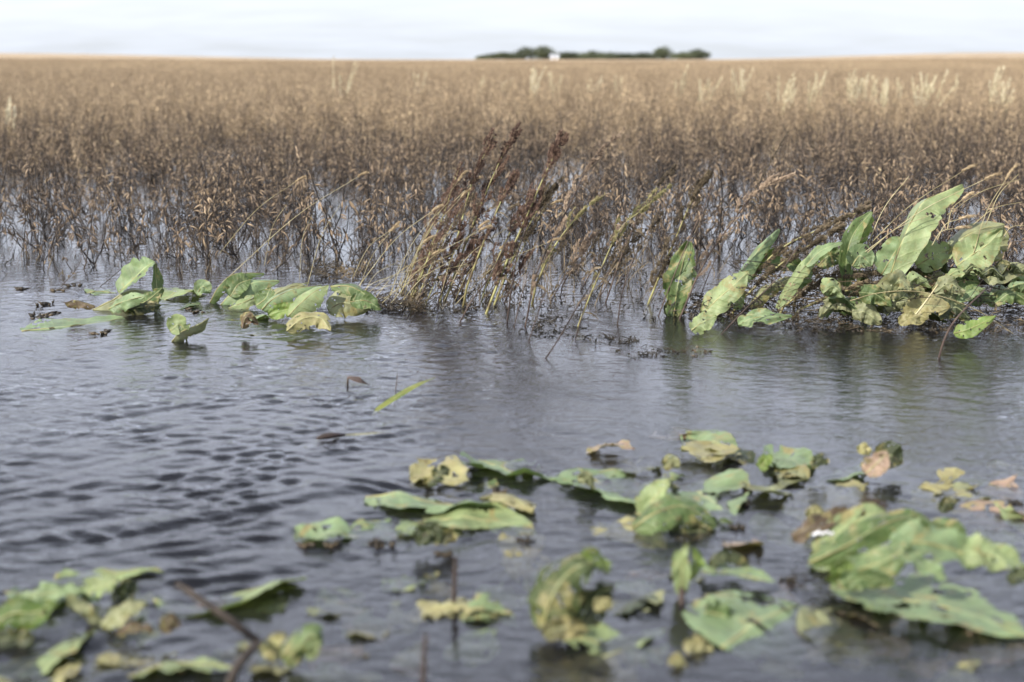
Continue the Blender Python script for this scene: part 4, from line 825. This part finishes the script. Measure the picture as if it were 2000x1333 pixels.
stick([(1834, 698), (1846, 660), (1870, 620), (1924, 566, .1)], 'curved dark stick standing in open water at the front of the right tangle', .004)
stick([(120, 560, 0), (146, 530, 0), (160, 505, .1)], 'thin dark twig standing left of the small leaf clump', .0018)
stick([(196, 560), (230, 532, 0), (262, 505, .1)], 'thin dark twig slanting behind the small leaf clump', .0018)

def tangle(cx0, cx1, cy0, cy1, n, zmax, label, seed, name='debris', lmin=.03, lmax=.2, mat='debris', flatness=.3, upright=False):
    rnd = random.Random(seed); mb = MB()
    for k in range(n):
        px = rnd.uniform(cx0, cx1); py = rnd.uniform(cy0, cy1); b = G(px, py); b.z = rnd.random() ** 2 * zmax - .004
        an = rnd.uniform(0, 6.28); l = rnd.uniform(lmin, lmax); e = b + Vector((math.cos(an) * l, math.sin(an) * l * .7, rnd.uniform(-flatness * .3, flatness) * l)); e.z = min(max(e.z, -.01), zmax + .03)
        if upright: b.z = -.02; e = b + Vector((rnd.uniform(-.3, .6) * l, rnd.uniform(-.3, .3) * l, rnd.uniform(.4, 1) * l))
        c = b.lerp(e, .5) + Vector((rnd.uniform(-.02, .02), rnd.uniform(-.02, .02), rnd.uniform(-.005, .02)))
        mb.tube(catmull([b, c, e], 5), rnd.uniform(.0007, .0022), 3)
        for q in range(3):
            mb.bud(b.lerp(e, rnd.random()) + Vector((rnd.uniform(-.008, .008), rnd.uniform(-.008, .008), 0)), Vector((rnd.uniform(-1, 1), rnd.uniform(-1, 1), rnd.uniform(-.2, .8))), rnd.uniform(.008, .02), rnd.uniform(.002, .005))
    o = mb.build(name, M[mat], smooth=False); tag(o, label, 'plant debris', kind='stuff'); return o
tangle(1440, 2020, 586, 636, 520, .17, 'dark wet tangle of rotting stalks under the right-hand leaf clumps', 1)
tangle(1460, 2040, 580, 640, 120, .22, 'loose olive and brown strands draped over the right-hand tangle', 21, name='strands', lmin=.12, lmax=.34, flatness=.7)
tangle(1540, 2040, 628, 650, 130, .010, 'thin brown mat of floating chaff along the front of the right tangle', 2, lmax=.1)
tangle(1340, 1460, 600, 632, 160, .08, 'dark rotting stalks at the foot of the rolled pale leaf', 9, lmax=.1)
tangle(770, 1010, 560, 606, 110, .07, 'dark wet stubble and chaff round the feet of the red seed stalks', 3, lmax=.2, upright=True)
tangle(770, 1000, 590, 612, 26, .01, 'floating chaff at the feet of the red seed stalks', 31, lmax=.08)
tangle(790, 1300, 540, 600, 90, .07, 'thin brown dead stems leaning right between the seed stalks', 32, name='dead_stems', lmin=.15, lmax=.36, mat='brownseed', upright=True)
tangle(1000, 1330, 530, 625, 130, .05, 'scattered dark dead stalks in the water below the tan seed stalks', 4, lmax=.13, upright=True)
tangle(1145, 1250, 658, 674, 22, .008, 'small dark floating scraps right of the long bare stick', 5, lmax=.05)
tangle(1210, 1400, 682, 702, 22, .008, 'line of dark floating chaff in open water below the upright leaf', 6, lmax=.05)
tangle(1030, 1140, 620, 660, 40, .006, 'floating chaff round the thin bare sticks', 7, lmax=.05)
tangle(720, 830, 590, 612, 130, .03, 'dark stalks trailing from the right end of the large left clump', 8, lmax=.09, flatness=1.0)
tangle(600, 720, 520, 548, 120, .04, 'brown knot of dead stalks behind the large left clump', 10, lmax=.08, flatness=.8)
tangle(-60, 2060, 486, 540, 420, .02, 'dead stalks and chaff strewn along the near edge of the crop', 11, lmax=.16, upright=True)
for k, (a, b, c, d) in enumerate(((40, 40, 566, 568), (112, 120, 566, 568), (70, 108, 592, 600), (60, 84, 618, 622), (90, 104, 612, 616), (180, 214, 648, 652), (354, 366, 602, 606), (378, 392, 606, 610), (140, 160, 556, 560))):
    rnd = random.Random(k); mb = MB(); p = G((a + b) / 2, (c + d) / 2)
    for q in range(7): mb.bud(p + Vector((rnd.uniform(-.02, .02), rnd.uniform(-.03, .03), -.002)), Vector((rnd.uniform(-1, 1), rnd.uniform(-.5, .5), .15)), rnd.uniform(.02, .045), .008)
    o = mb.build('floating_scrap', M['debris']); o.location = p; o.data.transform(Matrix.Translation(-p)); tag(o, 'small dark scrap of dead plant floating on the open water at left', 'plant scrap', 'dark scraps afloat on the left')

# ------------------------------------------------------------------ middle water: blades and straws
b = [G(728, 812, -.01), G(740, 798, .005), G(780, 772, .03), G(815, 752, .045), G(850, 738, .05)]
mb = MB(); ax = catmull(b, 14); nv = Vector((-.3, -.6, .8)); mb.strip(ax, [.002, .004, .006, .008, .010, .011, .012, .0125, .012, .011, .0095, .007, .004, .001], nv); o = mb.build('grass_blade', plantmat('fresh_blade', [(0.3, (0.05, 0.08, 0.02)), (.5, (0.09, 0.13, 0.035)), (.75, (0.22, 0.25, 0.05))], 12, rough=.45, transl=.3)); tag(o, 'fresh green grass blade slanting out of the open water', 'grass blade')
mb = MB(); mb.tube(ax, .0016, 5); attach(mb.build('midrib', M['stem_green']), o)
e = multi('bent_straw', G(678, 754), 'dark bent straw forming a small arch left of the green blade', 'straw')
mb = MB(); mb.tube([G(678, 758, -.01), G(680, 736, .03)], .003, 6); mb.build('stalk', M['stem_brown'], e)
mb = MB(); mb.strip(catmull([G(680, 736, .03), G(700, 742, .03), G(722, 752, .008)], 7), .013, Vector((0, -.5, .8))); mb.build('blade', M['stem_brown'], e)
mb = MB(); mb.tube(catmull([G(618, 857, .006), G(640, 852, .010), G(672, 850, .004)], 8), [.002, .006, .008, .009, .009, .008, .006, .004], 7); o = mb.build('floating_stalk', M['stem_brown']); tag(o, 'thick brown stalk floating with a green blade trailing from it', 'stalk')
mb = MB(); mb.strip(catmull([G(672, 850, .004), G(710, 848, .003), G(762, 843, .003)], 8), .006, UP); attach(mb.build('trailing_blade', M['stem_green']), o)
stick([(772, 762), (775, 745), (776, 730)], 'tiny thin twig poking up beside the green blade', .0014)

# ------------------------------------------------------------------ near floating leaves
F = [
 # pts, depth px, colour, decay, label, options
 ([(800, 928), (850, 926), (915, 942)], 30, 'yellow', .25, 'crumpled yellowish leaf with wet highlights, left of the jagged green leaf', dict(wavy=.014, z=.012)),
 ([(905, 950), (935, 946), (975, 952)], 18, 'green', .4, 'small green scrap touching the right tip of the crumpled yellowish leaf', {}),
 ([(936, 900), (1000, 920), (1108, 936)], 40, 'mint', .12, 'jagged green leaf floating at the top of the near leaves, left of centre', dict(jag=.16, wavy=.009)),
 ([(715, 972), (820, 985), (940, 995), (1045, 1003)], 36, 'mint', .15, 'long pale leaf floating across, upper of the two long ones', dict(z=.002)),
 ([(880, 992), (940, 984), (1000, 980)], 16, 'pale', .1, 'rolled pale leaf edge lying on the upper long leaf', dict(z=.014, drown=.004, fold=-.5, curl=-.8)),
 ([(800, 1012), (900, 1018), (980, 1024), (1050, 1040)], 34, 'pale', .22, 'long pale leaf with yellow midrib, lower of the two long ones', {}),
 ([(580, 1060), (640, 1046), (720, 1042)], 34, 'mint', .1, 'pale leaf at the left end of the floating group, with dark beads along its edge', {}),
 ([(700, 1048), (750, 1034), (810, 1016)], 32, 'mint', .15, 'pale leaf bridging the left end leaf and the long leaves', {}),
 ([(1130, 925), (1180, 945), (1262, 1002)], 44, 'mint', .1, 'pale ribbed leaf lying left of the folded upright leaf', dict(z=0.0)),
 ([(1320, 935), (1370, 965), (1425, 1010)], 50, 'mint', .25, 'broken pale leaf lying right behind the folded upright leaf', dict(jag=.16)),
 ([(1300, 862), (1340, 850), (1430, 872)], 24, 'pink', .3, 'reddish submerged leaf at the far edge of the near leaves', dict(z=-.012)),
 ([(1340, 868), (1380, 866), (1440, 886)], 22, 'mint', .2, 'green leaf scrap behind the yellow lump', dict(z=.0)),
 ([(1370, 900), (1400, 884), (1436, 896)], 28, 'yellow', .2, 'bright yellow crumpled leaf lump at the far edge of the near leaves', dict(z=.014, wavy=.016, drown=.01)),
 ([(1420, 890), (1445, 896), (1465, 904)], 18, 'dark', .4, 'dark leaf scrap touching the right of the yellow lump', dict(z=.006)),
 ([(1145, 886), (1190, 884), (1240, 890)], 16, 'pink', .4, 'brownish pink scrap floating alone behind the ribbed leaf', dict(z=.0)),
 ([(1490, 900), (1530, 902), (1590, 915)], 38, 'mint', .15, 'crumpled light leaf directly left of the dark knobbed leaf', dict(wavy=.016, z=.008)),
 ([(1510, 925), (1545, 928), (1580, 935)], 24, 'olive', .45, 'brown spotted leaf in front of the crumpled light leaf', dict(z=.004)),
 ([(1600, 935), (1640, 925), (1685, 905)], 24, 'mint', .1, 'pale leaf between the dark knobbed leaf and the standing pair', dict(z=.002)),
 ([(1800, 945), (1850, 958), (1935, 968)], 18, 'yellow', .12, 'narrow yellow green leaf floating at right of the standing pair', dict(z=.008, shape='lance')),
 ([(1930, 955), (1960, 965), (2000, 968)], 30, 'pink', .2, 'pinkish submerged leaf at the right edge', dict(z=-.012)),
 ([(1500, 1010), (1540, 1030), (1580, 1070)], 40, 'pale', .2, 'faint submerged leaf left of the great near clump', dict(z=-.016)),
 ([(1190, 1030), (1230, 1050), (1300, 1075)], 36, 'yellow', .15, 'submerged yellowish leaf under the folded upright leaf', dict(z=-.014)),
 ([(790, 1200), (860, 1190), (1000, 1200)], 30, 'yellow', .3, 'broken yellow leaf across the foot of the thin upright stick', dict(jag=.16, z=.003)),
 ([(900, 1205), (960, 1198), (1010, 1204)], 22, 'mint', .2, 'pale green end of leaf right of the thin upright stick', dict(z=.006)),
 ([(300, 1180), (400, 1175), (520, 1150), (600, 1142)], 46, 'pale', .06, 'long pale ragged leaf passing behind the bent dark stalk', dict(jag=.16)),
 ([(100, 1140), (180, 1128), (320, 1122)], 24, 'pale', .06, 'pale leaf at the far side of the bottom left group', dict(jag=.16)),
 ([(10, 1165), (80, 1160), (170, 1170)], 46, 'mint', .06, 'pale crinkled leaf in the bottom left group above the bright green one', dict(z=.012)),
 ([(-20, 1330), (60, 1290), (190, 1225)], 46, 'pale', .15, 'long pale leaf running down to the bottom left corner', {}),
 ([(-40, 1325), (60, 1330), (160, 1300)], 46, 'yellow', .3, 'yellow green leaf at the bottom left corner', dict(z=.002)),
 ([(250, 1325), (340, 1310), (470, 1316)], 34, 'pale', .2, 'pale torn leaf at the bottom edge below the bent stalk', dict(jag=.16)),
 ([(255, 1290), (300, 1285), (345, 1275)], 20, 'yellow', .35, 'small orange yellow leaf above the torn bottom leaf', {}),
 ([(330, 1285), (370, 1292), (400, 1300)], 22, 'pink', .3, 'pinkish submerged scrap beside the small orange leaf', dict(z=-.01)),
 ([(560, 1322), (640, 1306), (745, 1312)], 32, 'pale', .25, 'pale leaf at the bottom edge right of the two lobed leaf', dict(jag=.16)),
 ([(600, 1280), (660, 1282), (720, 1300)], 36, 'pink', .2, 'faint pink submerged leaf behind the bottom pale leaf', dict(z=-.016)),
 ([(1095, 1262), (1200, 1258), (1300, 1232)], 34, 'pale', .1, 'narrow submerged leaf below the big dark curled leaf', dict(z=-.004)),
 ([(1105, 1333), (1160, 1300), (1215, 1278)], 90, 'yellow', .12, 'broad veined yellowish leaf just under water at the bottom edge', dict(z=-.008)),
 ([(1200, 1210), (1240, 1185), (1288, 1158)], 36, 'olive', .2, 'dim submerged leaf right of the big dark curled leaf', dict(z=-.01)),
 ([(1410, 1265), (1480, 1220), (1560, 1178)], 80, 'mint', .06, 'pale heart shaped leaf with clear veins, lower centre right', dict(z=.004, drown=.012, shape='round')),
 ([(1360, 1190), (1400, 1180), (1450, 1182)], 22, 'yellow', .2, 'yellow rim of leaf left of the pale heart shaped one', dict(z=.01)),
 ([(1560, 1235), (1620, 1232), (1690, 1225)], 50, 'olive', .2, 'small olive leaf right of the pale heart shaped leaf', dict(z=.0)),
 ([(1580, 1245), (1640, 1270), (1700, 1300)], 46, 'yellow', .25, 'yellow submerged leaf lowest at lower right', dict(z=-.012)),
 ([(1640, 1190), (1720, 1210), (1800, 1225)], 44, 'pink', .4, 'orange brown submerged leaf under the great leaf', dict(z=-.008)),
 ([(1690, 1240), (1730, 1260), (1770, 1290)], 34, 'pink', .3, 'pointed pinkish submerged leaf below the orange brown one', dict(z=-.014)),
 ([(1850, 1260), (1920, 1275), (1990, 1290)], 30, 'pink', .2, 'faint pinkish submerged leaf below the great leaf near the edge', dict(z=-.016)),
 ([(1880, 1020), (1930, 1010), (2010, 1030)], 28, 'pink', .35, 'rusty submerged leaf behind the great clump at the right edge', dict(z=-.008)),
 ([(1370, 1118), (1430, 1122), (1512, 1140)], 26, 'mint', .05, 'narrow pale leaf stretching right from the small upright folded leaf', dict(z=.016, drown=.004, shape='lance')),
 ([(1620, 1150), (1760, 1168), (1880, 1200), (2010, 1240)], 84, 'mint', .12, 'great flat leaf with yellow midrib lying at the front of the great clump', dict(z=.012, drown=.010, jag=.1, fold=.04, foldr=.1)),
 ([(960, 972), (1000, 990), (1040, 1010)], 26, 'yellow', .35, 'curled yellow tip at the right end of the upper long leaf', dict(z=.006)),
]
for pts_, wv, colr, dec, lab, kw in F:
    kw = dict(kw); solo(flat_leaf(pts_, wv, color=colr, decay=dec, name='submerged_leaf' if kw.get('z', 0) < -.003 else 'floating_leaf', **kw), lab)

rnd = random.Random(3)
for k in range(64):
    x, y = (rnd.uniform(740, 2000), rnd.uniform(880, 1320)) if k < 44 else (rnd.uniform(0, 720), rnd.uniform(1160, 1325))
    l = rnd.uniform(30, 110); sl = rnd.uniform(-.35, .35)
    solo(flat_leaf([(x, y), (x + l * .5, y + l * .5 * sl + 4), (x + l, y + l * sl)], rnd.uniform(16, 46), z=-rnd.uniform(.005, .013), drown=.010, color=rnd.choice(('pale', 'yellow', 'pink', 'olive', 'pale')), decay=rnd.uniform(.1, .4), rib=False, name='submerged_leaf'),
         'pale drowned leaf fragment showing dimly just under the water surface', 'leaf', 'drowned leaf fragments under the surface')
# folded upright leaf, centre right
pl = multi('folded_leaf', G(1300, 1050), 'folded green leaf pair standing out of the near water, right of centre', 'leaf clump')
up_leaf([(1254, 1015), (1270, 985), (1290, 958), (1306, 934)], 54, (-.5, -.8, .4), 3.05, color='pale', decay=.05, fold=.25, parent=pl, shape='ovate', wavy=.004)
up_leaf([(1306, 940, .01), (1318, 965, .01), (1322, 985, .01)], 24, (.8, -.5, .2), 3.07, color='dark', decay=.2, parent=pl, rib=False)  # right side of the pale leaf, its shade painted in dark colour
up_leaf([(1236, 1032), (1285, 1000), (1340, 990, .02), (1402, 1030, .03)], 70, [(-.2, -.6, .8), (.1, -.8, .6)], 2.92, color='green', decay=.08, fold=-.25, curl=-.5, parent=pl, shape='round', wavy=.004)
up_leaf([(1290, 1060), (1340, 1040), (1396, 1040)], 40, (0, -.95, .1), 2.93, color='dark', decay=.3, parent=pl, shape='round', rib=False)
up_leaf([(1370, 1010, .05), (1400, 1020, .04), (1430, 1018, .03)], 14, (0, -.7, .7), 2.95, color='green', decay=.05, parent=pl)
# big dark curled leaf
pl = multi('curled_leaf', G(1120, 1240), 'big dark green curled leaf, rotting at its foot, in the near water', 'leaf clump')
up_leaf([(1060, 1232), (1072, 1180), (1110, 1120, .02), (1160, 1098, .04)], 104, [(-.4, -.85, .3), (0, -.6, .8)], 2.36, color=(.05, .068, .02), decay=.2, twist=0, fold=-.12, curl=-.5, bites=-.1, parent=pl, shape='round', wavy=.008)
up_leaf([(1120, 1238, .0), (1150, 1180, .01), (1196, 1140, .02)], 80, (.5, -.85, .1), 2.37, color=(.022, .028, .012), decay=.15, parent=pl, shape='round', rib=False)
up_leaf([(1120, 1110, .05), (1160, 1096, .05), (1190, 1120, .05)], 44, (.1, -.6, .8), 2.38, color=(.075, .115, .02), decay=.1, parent=pl, shape='round', rib=False)
up_leaf([(1060, 1242), (1100, 1226), (1150, 1230)], 44, (-.1, -.9, .4), 2.34, color=(.09, .085, .035), decay=.35, parent=pl, shape='round', rib=False)
up_leaf([(1160, 1190), (1178, 1180), (1198, 1186)], 26, (0, -.8, .6), 2.34, color='yellow', decay=.2, parent=pl, shape='round', rib=False)
# small upright folded leaf
pl = multi('folded_leaf', G(1335, 1160), 'small upright leaf on a dark stalk, folded like a sail', 'leaf clump')
up_leaf([(1330, 1165), (1332, 1120), (1330, 1085), (1345, 1062)], 36, (-.3, -.95, .1), 2.55, color='pale', decay=.1, fold=.3, parent=pl, shape='ovate', wavy=.003)
up_leaf([(1340, 1130, .0), (1362, 1100, .0), (1352, 1066, .0)], 26, (.3, -.9, .1), 2.56, color='bright', decay=.1, parent=pl, rib=False)
mb = MB(); mb.tube([P(1330, 1215, 2.50), P(1331, 1180, 2.52), P(1332, 1150, 2.54)], .006, 7); mb.build('stalk', M['stem_brown'], pl)
solo(up_leaf([(1385, 1108), (1420, 1088), (1462, 1104)], 26, (0, -.85, .4), 2.66, color='dark', decay=.25, shape='round', name='dark_leaf'), 'dark wet leaf arched over the narrow pale leaf')
solo(up_leaf([(1340, 1250), (1366, 1270), (1384, 1290)], 44, (-.2, -.7, .7), 2.3, color='yellow', decay=.2, shape='round', name='curled_leaf', fold=.3), 'curled yellow leaf below the small sail shaped leaf')
solo(up_leaf([(1376, 1196), (1400, 1200), (1432, 1210)], 52, (0, -.9, .4), 2.42, color='green', decay=.25, shape='round', name='floating_leaf'), 'green leaf half sunk under a yellow rim, left of the pale heart shaped leaf')
solo(up_leaf([(1305, 1290), (1322, 1294), (1340, 1310)], 28, (0, -.8, .6), 2.24, color='yellow', decay=.35, shape='round', name='leaf_scrap'), 'small pale leaf scrap near the bottom edge beside the curled yellow leaf')
# standing pair far right
solo(up_leaf([(1690, 926), (1712, 906), (1734, 884)], 44, (-.3, -.9, .3), 3.28, color='pink', decay=.12, shape='round', name='standing_leaf'), 'pinkish leaf standing in front of a dark round one')
solo(up_leaf([(1712, 900), (1738, 890), (1762, 906)], 52, (.2, -.85, .4), 3.36, color='dark', decay=.25, shape='round', name='standing_leaf'), 'dark round leaf standing behind the pinkish leaf')  # shade on the right face of the pair is put into this dark colour
solo(up_leaf([(1676, 884), (1688, 878), (1700, 890)], 22, (-.2, -.8, .6), 3.4, color='yellow', decay=.05, shape='round', name='leaf_tip'), 'small light green leaf tip at the left shoulder of the pinkish leaf')
solo(up_leaf([(1584, 912), (1602, 898), (1618, 908)], 22, (.1, -.9, .4), 3.32, color='dark', decay=.4, shape='round', name='dark_leaf'), 'dark knobbed leaf scrap left of the standing pair')
solo(up_leaf([(1836, 1000), (1850, 984), (1862, 996)], 26, (0, -.9, .4), 3.0, color='dark', decay=.4, shape='round', name='dark_leaf'), 'dark leaf knob floating alone behind the great clump')
solo(up_leaf([(1486, 920), (1494, 902), (1510, 892)], 24, (-.4, -.8, .4), 3.3, color='bright', decay=.05, shape='round', name='leaf_tip'), 'light green leaf tip standing at the left end of the crumpled light leaf')
solo(up_leaf([(812, 1060), (840, 1040), (862, 1062)], 42, (-.1, -.9, .3), 2.8, color='dark', decay=.25, shape='round', name='dark_leaf'), 'dark leaf standing in front of the lower long leaf')
solo(up_leaf([(866, 1062), (878, 1046), (888, 1060)], 26, (.1, -.9, .3), 2.8, color='dark', decay=.4, shape='round', name='dark_leaf'), 'small dark knob touching the dark leaf before the long leaves')
solo(up_leaf([(1298, 918), (1310, 900), (1326, 916)], 24, (0, -.9, .4), 3.3, color='olive', decay=.5, shape='round', name='dark_leaf'), 'knobbly brown leaf just behind the folded upright leaf')
solo(up_leaf([(1128, 940), (1146, 932), (1158, 956)], 22, (.2, -.9, .3), 3.18, color='olive', decay=.25, shape='round', name='dark_leaf'), 'small triangular olive leaf standing at the left end of the ribbed leaf')
solo(up_leaf([(840, 950), (860, 925), (880, 918)], 26, (-.3, -.8, .5), 3.16, color='dark', decay=.3, shape='round', name='dark_leaf'), 'dark fold of leaf in the middle of the crumpled yellowish leaf')
for k, (a, b_) in enumerate(((870, 1087), (1031, 1060), (1460, 985), (1445, 1032), (1660, 1150), (1990, 985), (1870, 1040), (1460, 960), (980, 962), (600, 1066), (645, 1068), (733, 1066), (752, 1066), (1715, 1120), (1540, 1138), (1150, 1170))):
    rnd = random.Random(40 + k); mb = MB(); p = G(a, b_)
    for q in range(6): mb.bud(p + Vector((rnd.uniform(-.01, .01), rnd.uniform(-.01, .01), -.003)), Vector((rnd.uniform(-1, 1), rnd.uniform(-.5, .5), .5)), rnd.uniform(.012, .026), .007)
    o = mb.build('dark_bead', M['debris']); o.location = p; o.data.transform(Matrix.Translation(-p)); tag(o, 'small dark bead of rotten plant floating among the near leaves', 'plant scrap', 'dark beads among the near leaves')
# great near clump, right
pl = multi('broad_leaved_weed', G(1720, 1110), 'great heap of broad leaves piled in the near water at right', 'weed plant')
up_leaf([(1552, 1060), (1590, 1030), (1640, 1010, .03), (1700, 1004, .06)], 40, (-.3, -.6, .8), 2.78, color='brown', decay=.3, fold=.4, parent=pl, shape='round')
up_leaf([(1590, 1080), (1640, 1040, .02), (1690, 1010, .04), (1730, 998, .06)], 60, (-.3, -.6, .8), 2.75, color='pale', decay=.28, fold=.1, parent=pl, shape='round', wavy=.006)
up_leaf([(1580, 1100), (1650, 1068), (1715, 1030, .02), (1780, 1010, .04), (1850, 1030, .05)], 62, [(0, -.85, .5), (.1, -.6, .8)], 2.62, color='green', decay=.06, fold=-.35, curl=-.3, parent=pl, shape='round', wavy=.006)
up_leaf([(1622, 1120), (1680, 1112), (1740, 1090), (1780, 1060)], 64, (-.1, -.8, .6), 2.52, color=(.12, .165, .07), decay=.08, fold=-.2, curl=-.2, parent=pl, shape='round', wavy=.005)
up_leaf([(1618, 1136), (1640, 1112), (1664, 1098)], 44, (.5, -.8, .1), 2.5, color='bright', decay=.1, parent=pl, shape='round', rib=False)
up_leaf([(1636, 1140), (1680, 1130), (1750, 1136)], 40, (0, -.95, .2), 2.49, color='green', decay=.15, parent=pl, shape='round', rib=False)
up_leaf([(1740, 1070), (1800, 1060, .01), (1880, 1080, .02), (1940, 1100, .02)], 84, [(0, -.5, .9), (.1, -.6, .8)], 2.55, color='mint', decay=.16, parent=pl, shape='round', wavy=.009)
up_leaf([(1760, 1040, .05), (1820, 1036, .06), (1900, 1060, .06)], 60, (0, -.6, .8), 2.6, color='green', decay=.12, parent=pl, shape='round', wavy=.008)
up_leaf([(1870, 1080), (1930, 1085), (2010, 1110)], 70, (0, -.6, .8), 2.55, color='pale', decay=.2, parent=pl, shape='round', wavy=.008)
up_leaf([(1760, 1080), (1800, 1105), (1850, 1130)], 40, (.1, -.6, .8), 2.46, color='mint', decay=.05, parent=pl, shape='lance', wavy=.006)
up_leaf([(1970, 1140), (1990, 1124), (2020, 1120)], 30, (0, -.8, .5), 2.45, color='dark', decay=.1, parent=pl, shape='round')
up_leaf([(1575, 1010), (1590, 998), (1614, 1006)], 20, (0, -.8, .6), 2.95, color='yellow', decay=.3, parent=pl, shape='round', rib=False)
mb = MB(); p = P(1610, 1046, 2.72)
for q in range(8): mb.bud(p + Vector((.004 * q - .016, 0, .002 * (q % 3))), Vector((.3 * (q - 4), -.4, .6)), .010, .005)
mb.build('white_fluff', M['white'], pl)
# bottom-left group
pl = multi('broad_leaved_weed', G(110, 1230), 'group of bright and pale leaves standing at the bottom left', 'weed plant')
up_leaf([(-30, 1235), (20, 1200), (70, 1196), (112, 1178)], 56, (0, -.8, .6), 2.38, color=(.07, .115, .02), decay=.06, fold=-.2, parent=pl, shape='round')
up_leaf([(-20, 1250), (30, 1246), (70, 1240)], 40, (0, -.95, .2), 2.32, color='dark', decay=.1, parent=pl, shape='round', rib=False)
up_leaf([(160, 1170), (190, 1150), (235, 1132)], 52, (-.4, -.7, .5), 2.55, color='pale', decay=.04, parent=pl, shape='round')
up_leaf([(228, 1176), (244, 1150), (252, 1128)], 46, (.6, -.8, .1), 2.54, color='dark', decay=.1, parent=pl, shape='round', rib=False)  # right face of the folded leaf, coloured dark to stand for its shade
up_leaf([(130, 1165), (170, 1196), (210, 1240)], 26, (-.2, -.6, .8), 2.42, color='olive', decay=.1, parent=pl, shape='lance')
up_leaf([(200, 1230), (240, 1200), (290, 1180)], 40, (0, -.7, .7), 2.40, color='olive', decay=.3, parent=pl, shape='round')
up_leaf([(30, 1180), (90, 1160), (160, 1158)], 40, (0, -.6, .8), 2.5, color='mint', decay=.04, parent=pl, shape='round')
solo(up_leaf([(228, 1238), (262, 1226), (302, 1232)], 22, (0, -.7, .7), 2.34, color='brown', decay=.2, shape='round', name='dark_leaf'), 'dark boat shaped leaf left of the bent stalk')
solo(up_leaf([(318, 1236), (332, 1214), (346, 1230)], 30, (0, -.9, .4), 2.34, color='brown', decay=.3, shape='round', name='dark_leaf'), 'dark brown knob between the boat shaped leaf and the bent stalk')
solo(up_leaf([(522, 1290), (536, 1262), (556, 1236)], 44, (-.3, -.9, .3), 2.25, color='yellow', decay=.12, shape='ovate', name='lobed_leaf', fold=.2), 'left yellow lobe of the cupped leaves right of the bent stalk')
pl = multi('cupped_leaf', G(600, 1300), 'right rounded lobe of the cupped leaves, dark with a pale stripe', 'leaf')
up_leaf([(560, 1300), (580, 1268), (612, 1242), (628, 1262)], 58, (0, -.9, .4), 2.22, color='green', decay=.2, fold=-.3, curl=-.4, parent=pl, shape='round')
up_leaf([(606, 1290, -.01), (612, 1265, -.01), (622, 1244, -.01)], 26, (.2, -.9, .3), 2.21, color='pale', decay=.05, parent=pl, shape='round')
# sticks near the viewer
Yb = G(505, 1310).y
a, b, c = P(462, 1302, Yb - .06), P(505, 1254, Yb), P(345, 1140, Yb + .03)
mb = MB(); mb.tube([a + Vector((-.02, 0, -.05)), a, b], [.0085, .0080, .0076], 8); o = mb.build('bent_stalk', M['stem_dark']); tag(o, 'thick dark stalk bent sharply in two, sticking out at bottom left', 'stalk')
mb = MB(); mb.tube([b, b.lerp(c, .5) + Vector((0, 0, .003)), c], [.0076, .0070, .0058], 8); attach(mb.build('upper_stalk', M['stem_dark']), o)
stick([(886, 1190), (888, 1140), (890, 1088)], 'thin upright stick topped with a dark knob below the dark leaf', .005, mat='stem_brown')
stick([(826, 1340), (828, 1290), (832, 1240)], 'thin upright stick at the bottom edge, nearest the viewer', .005)
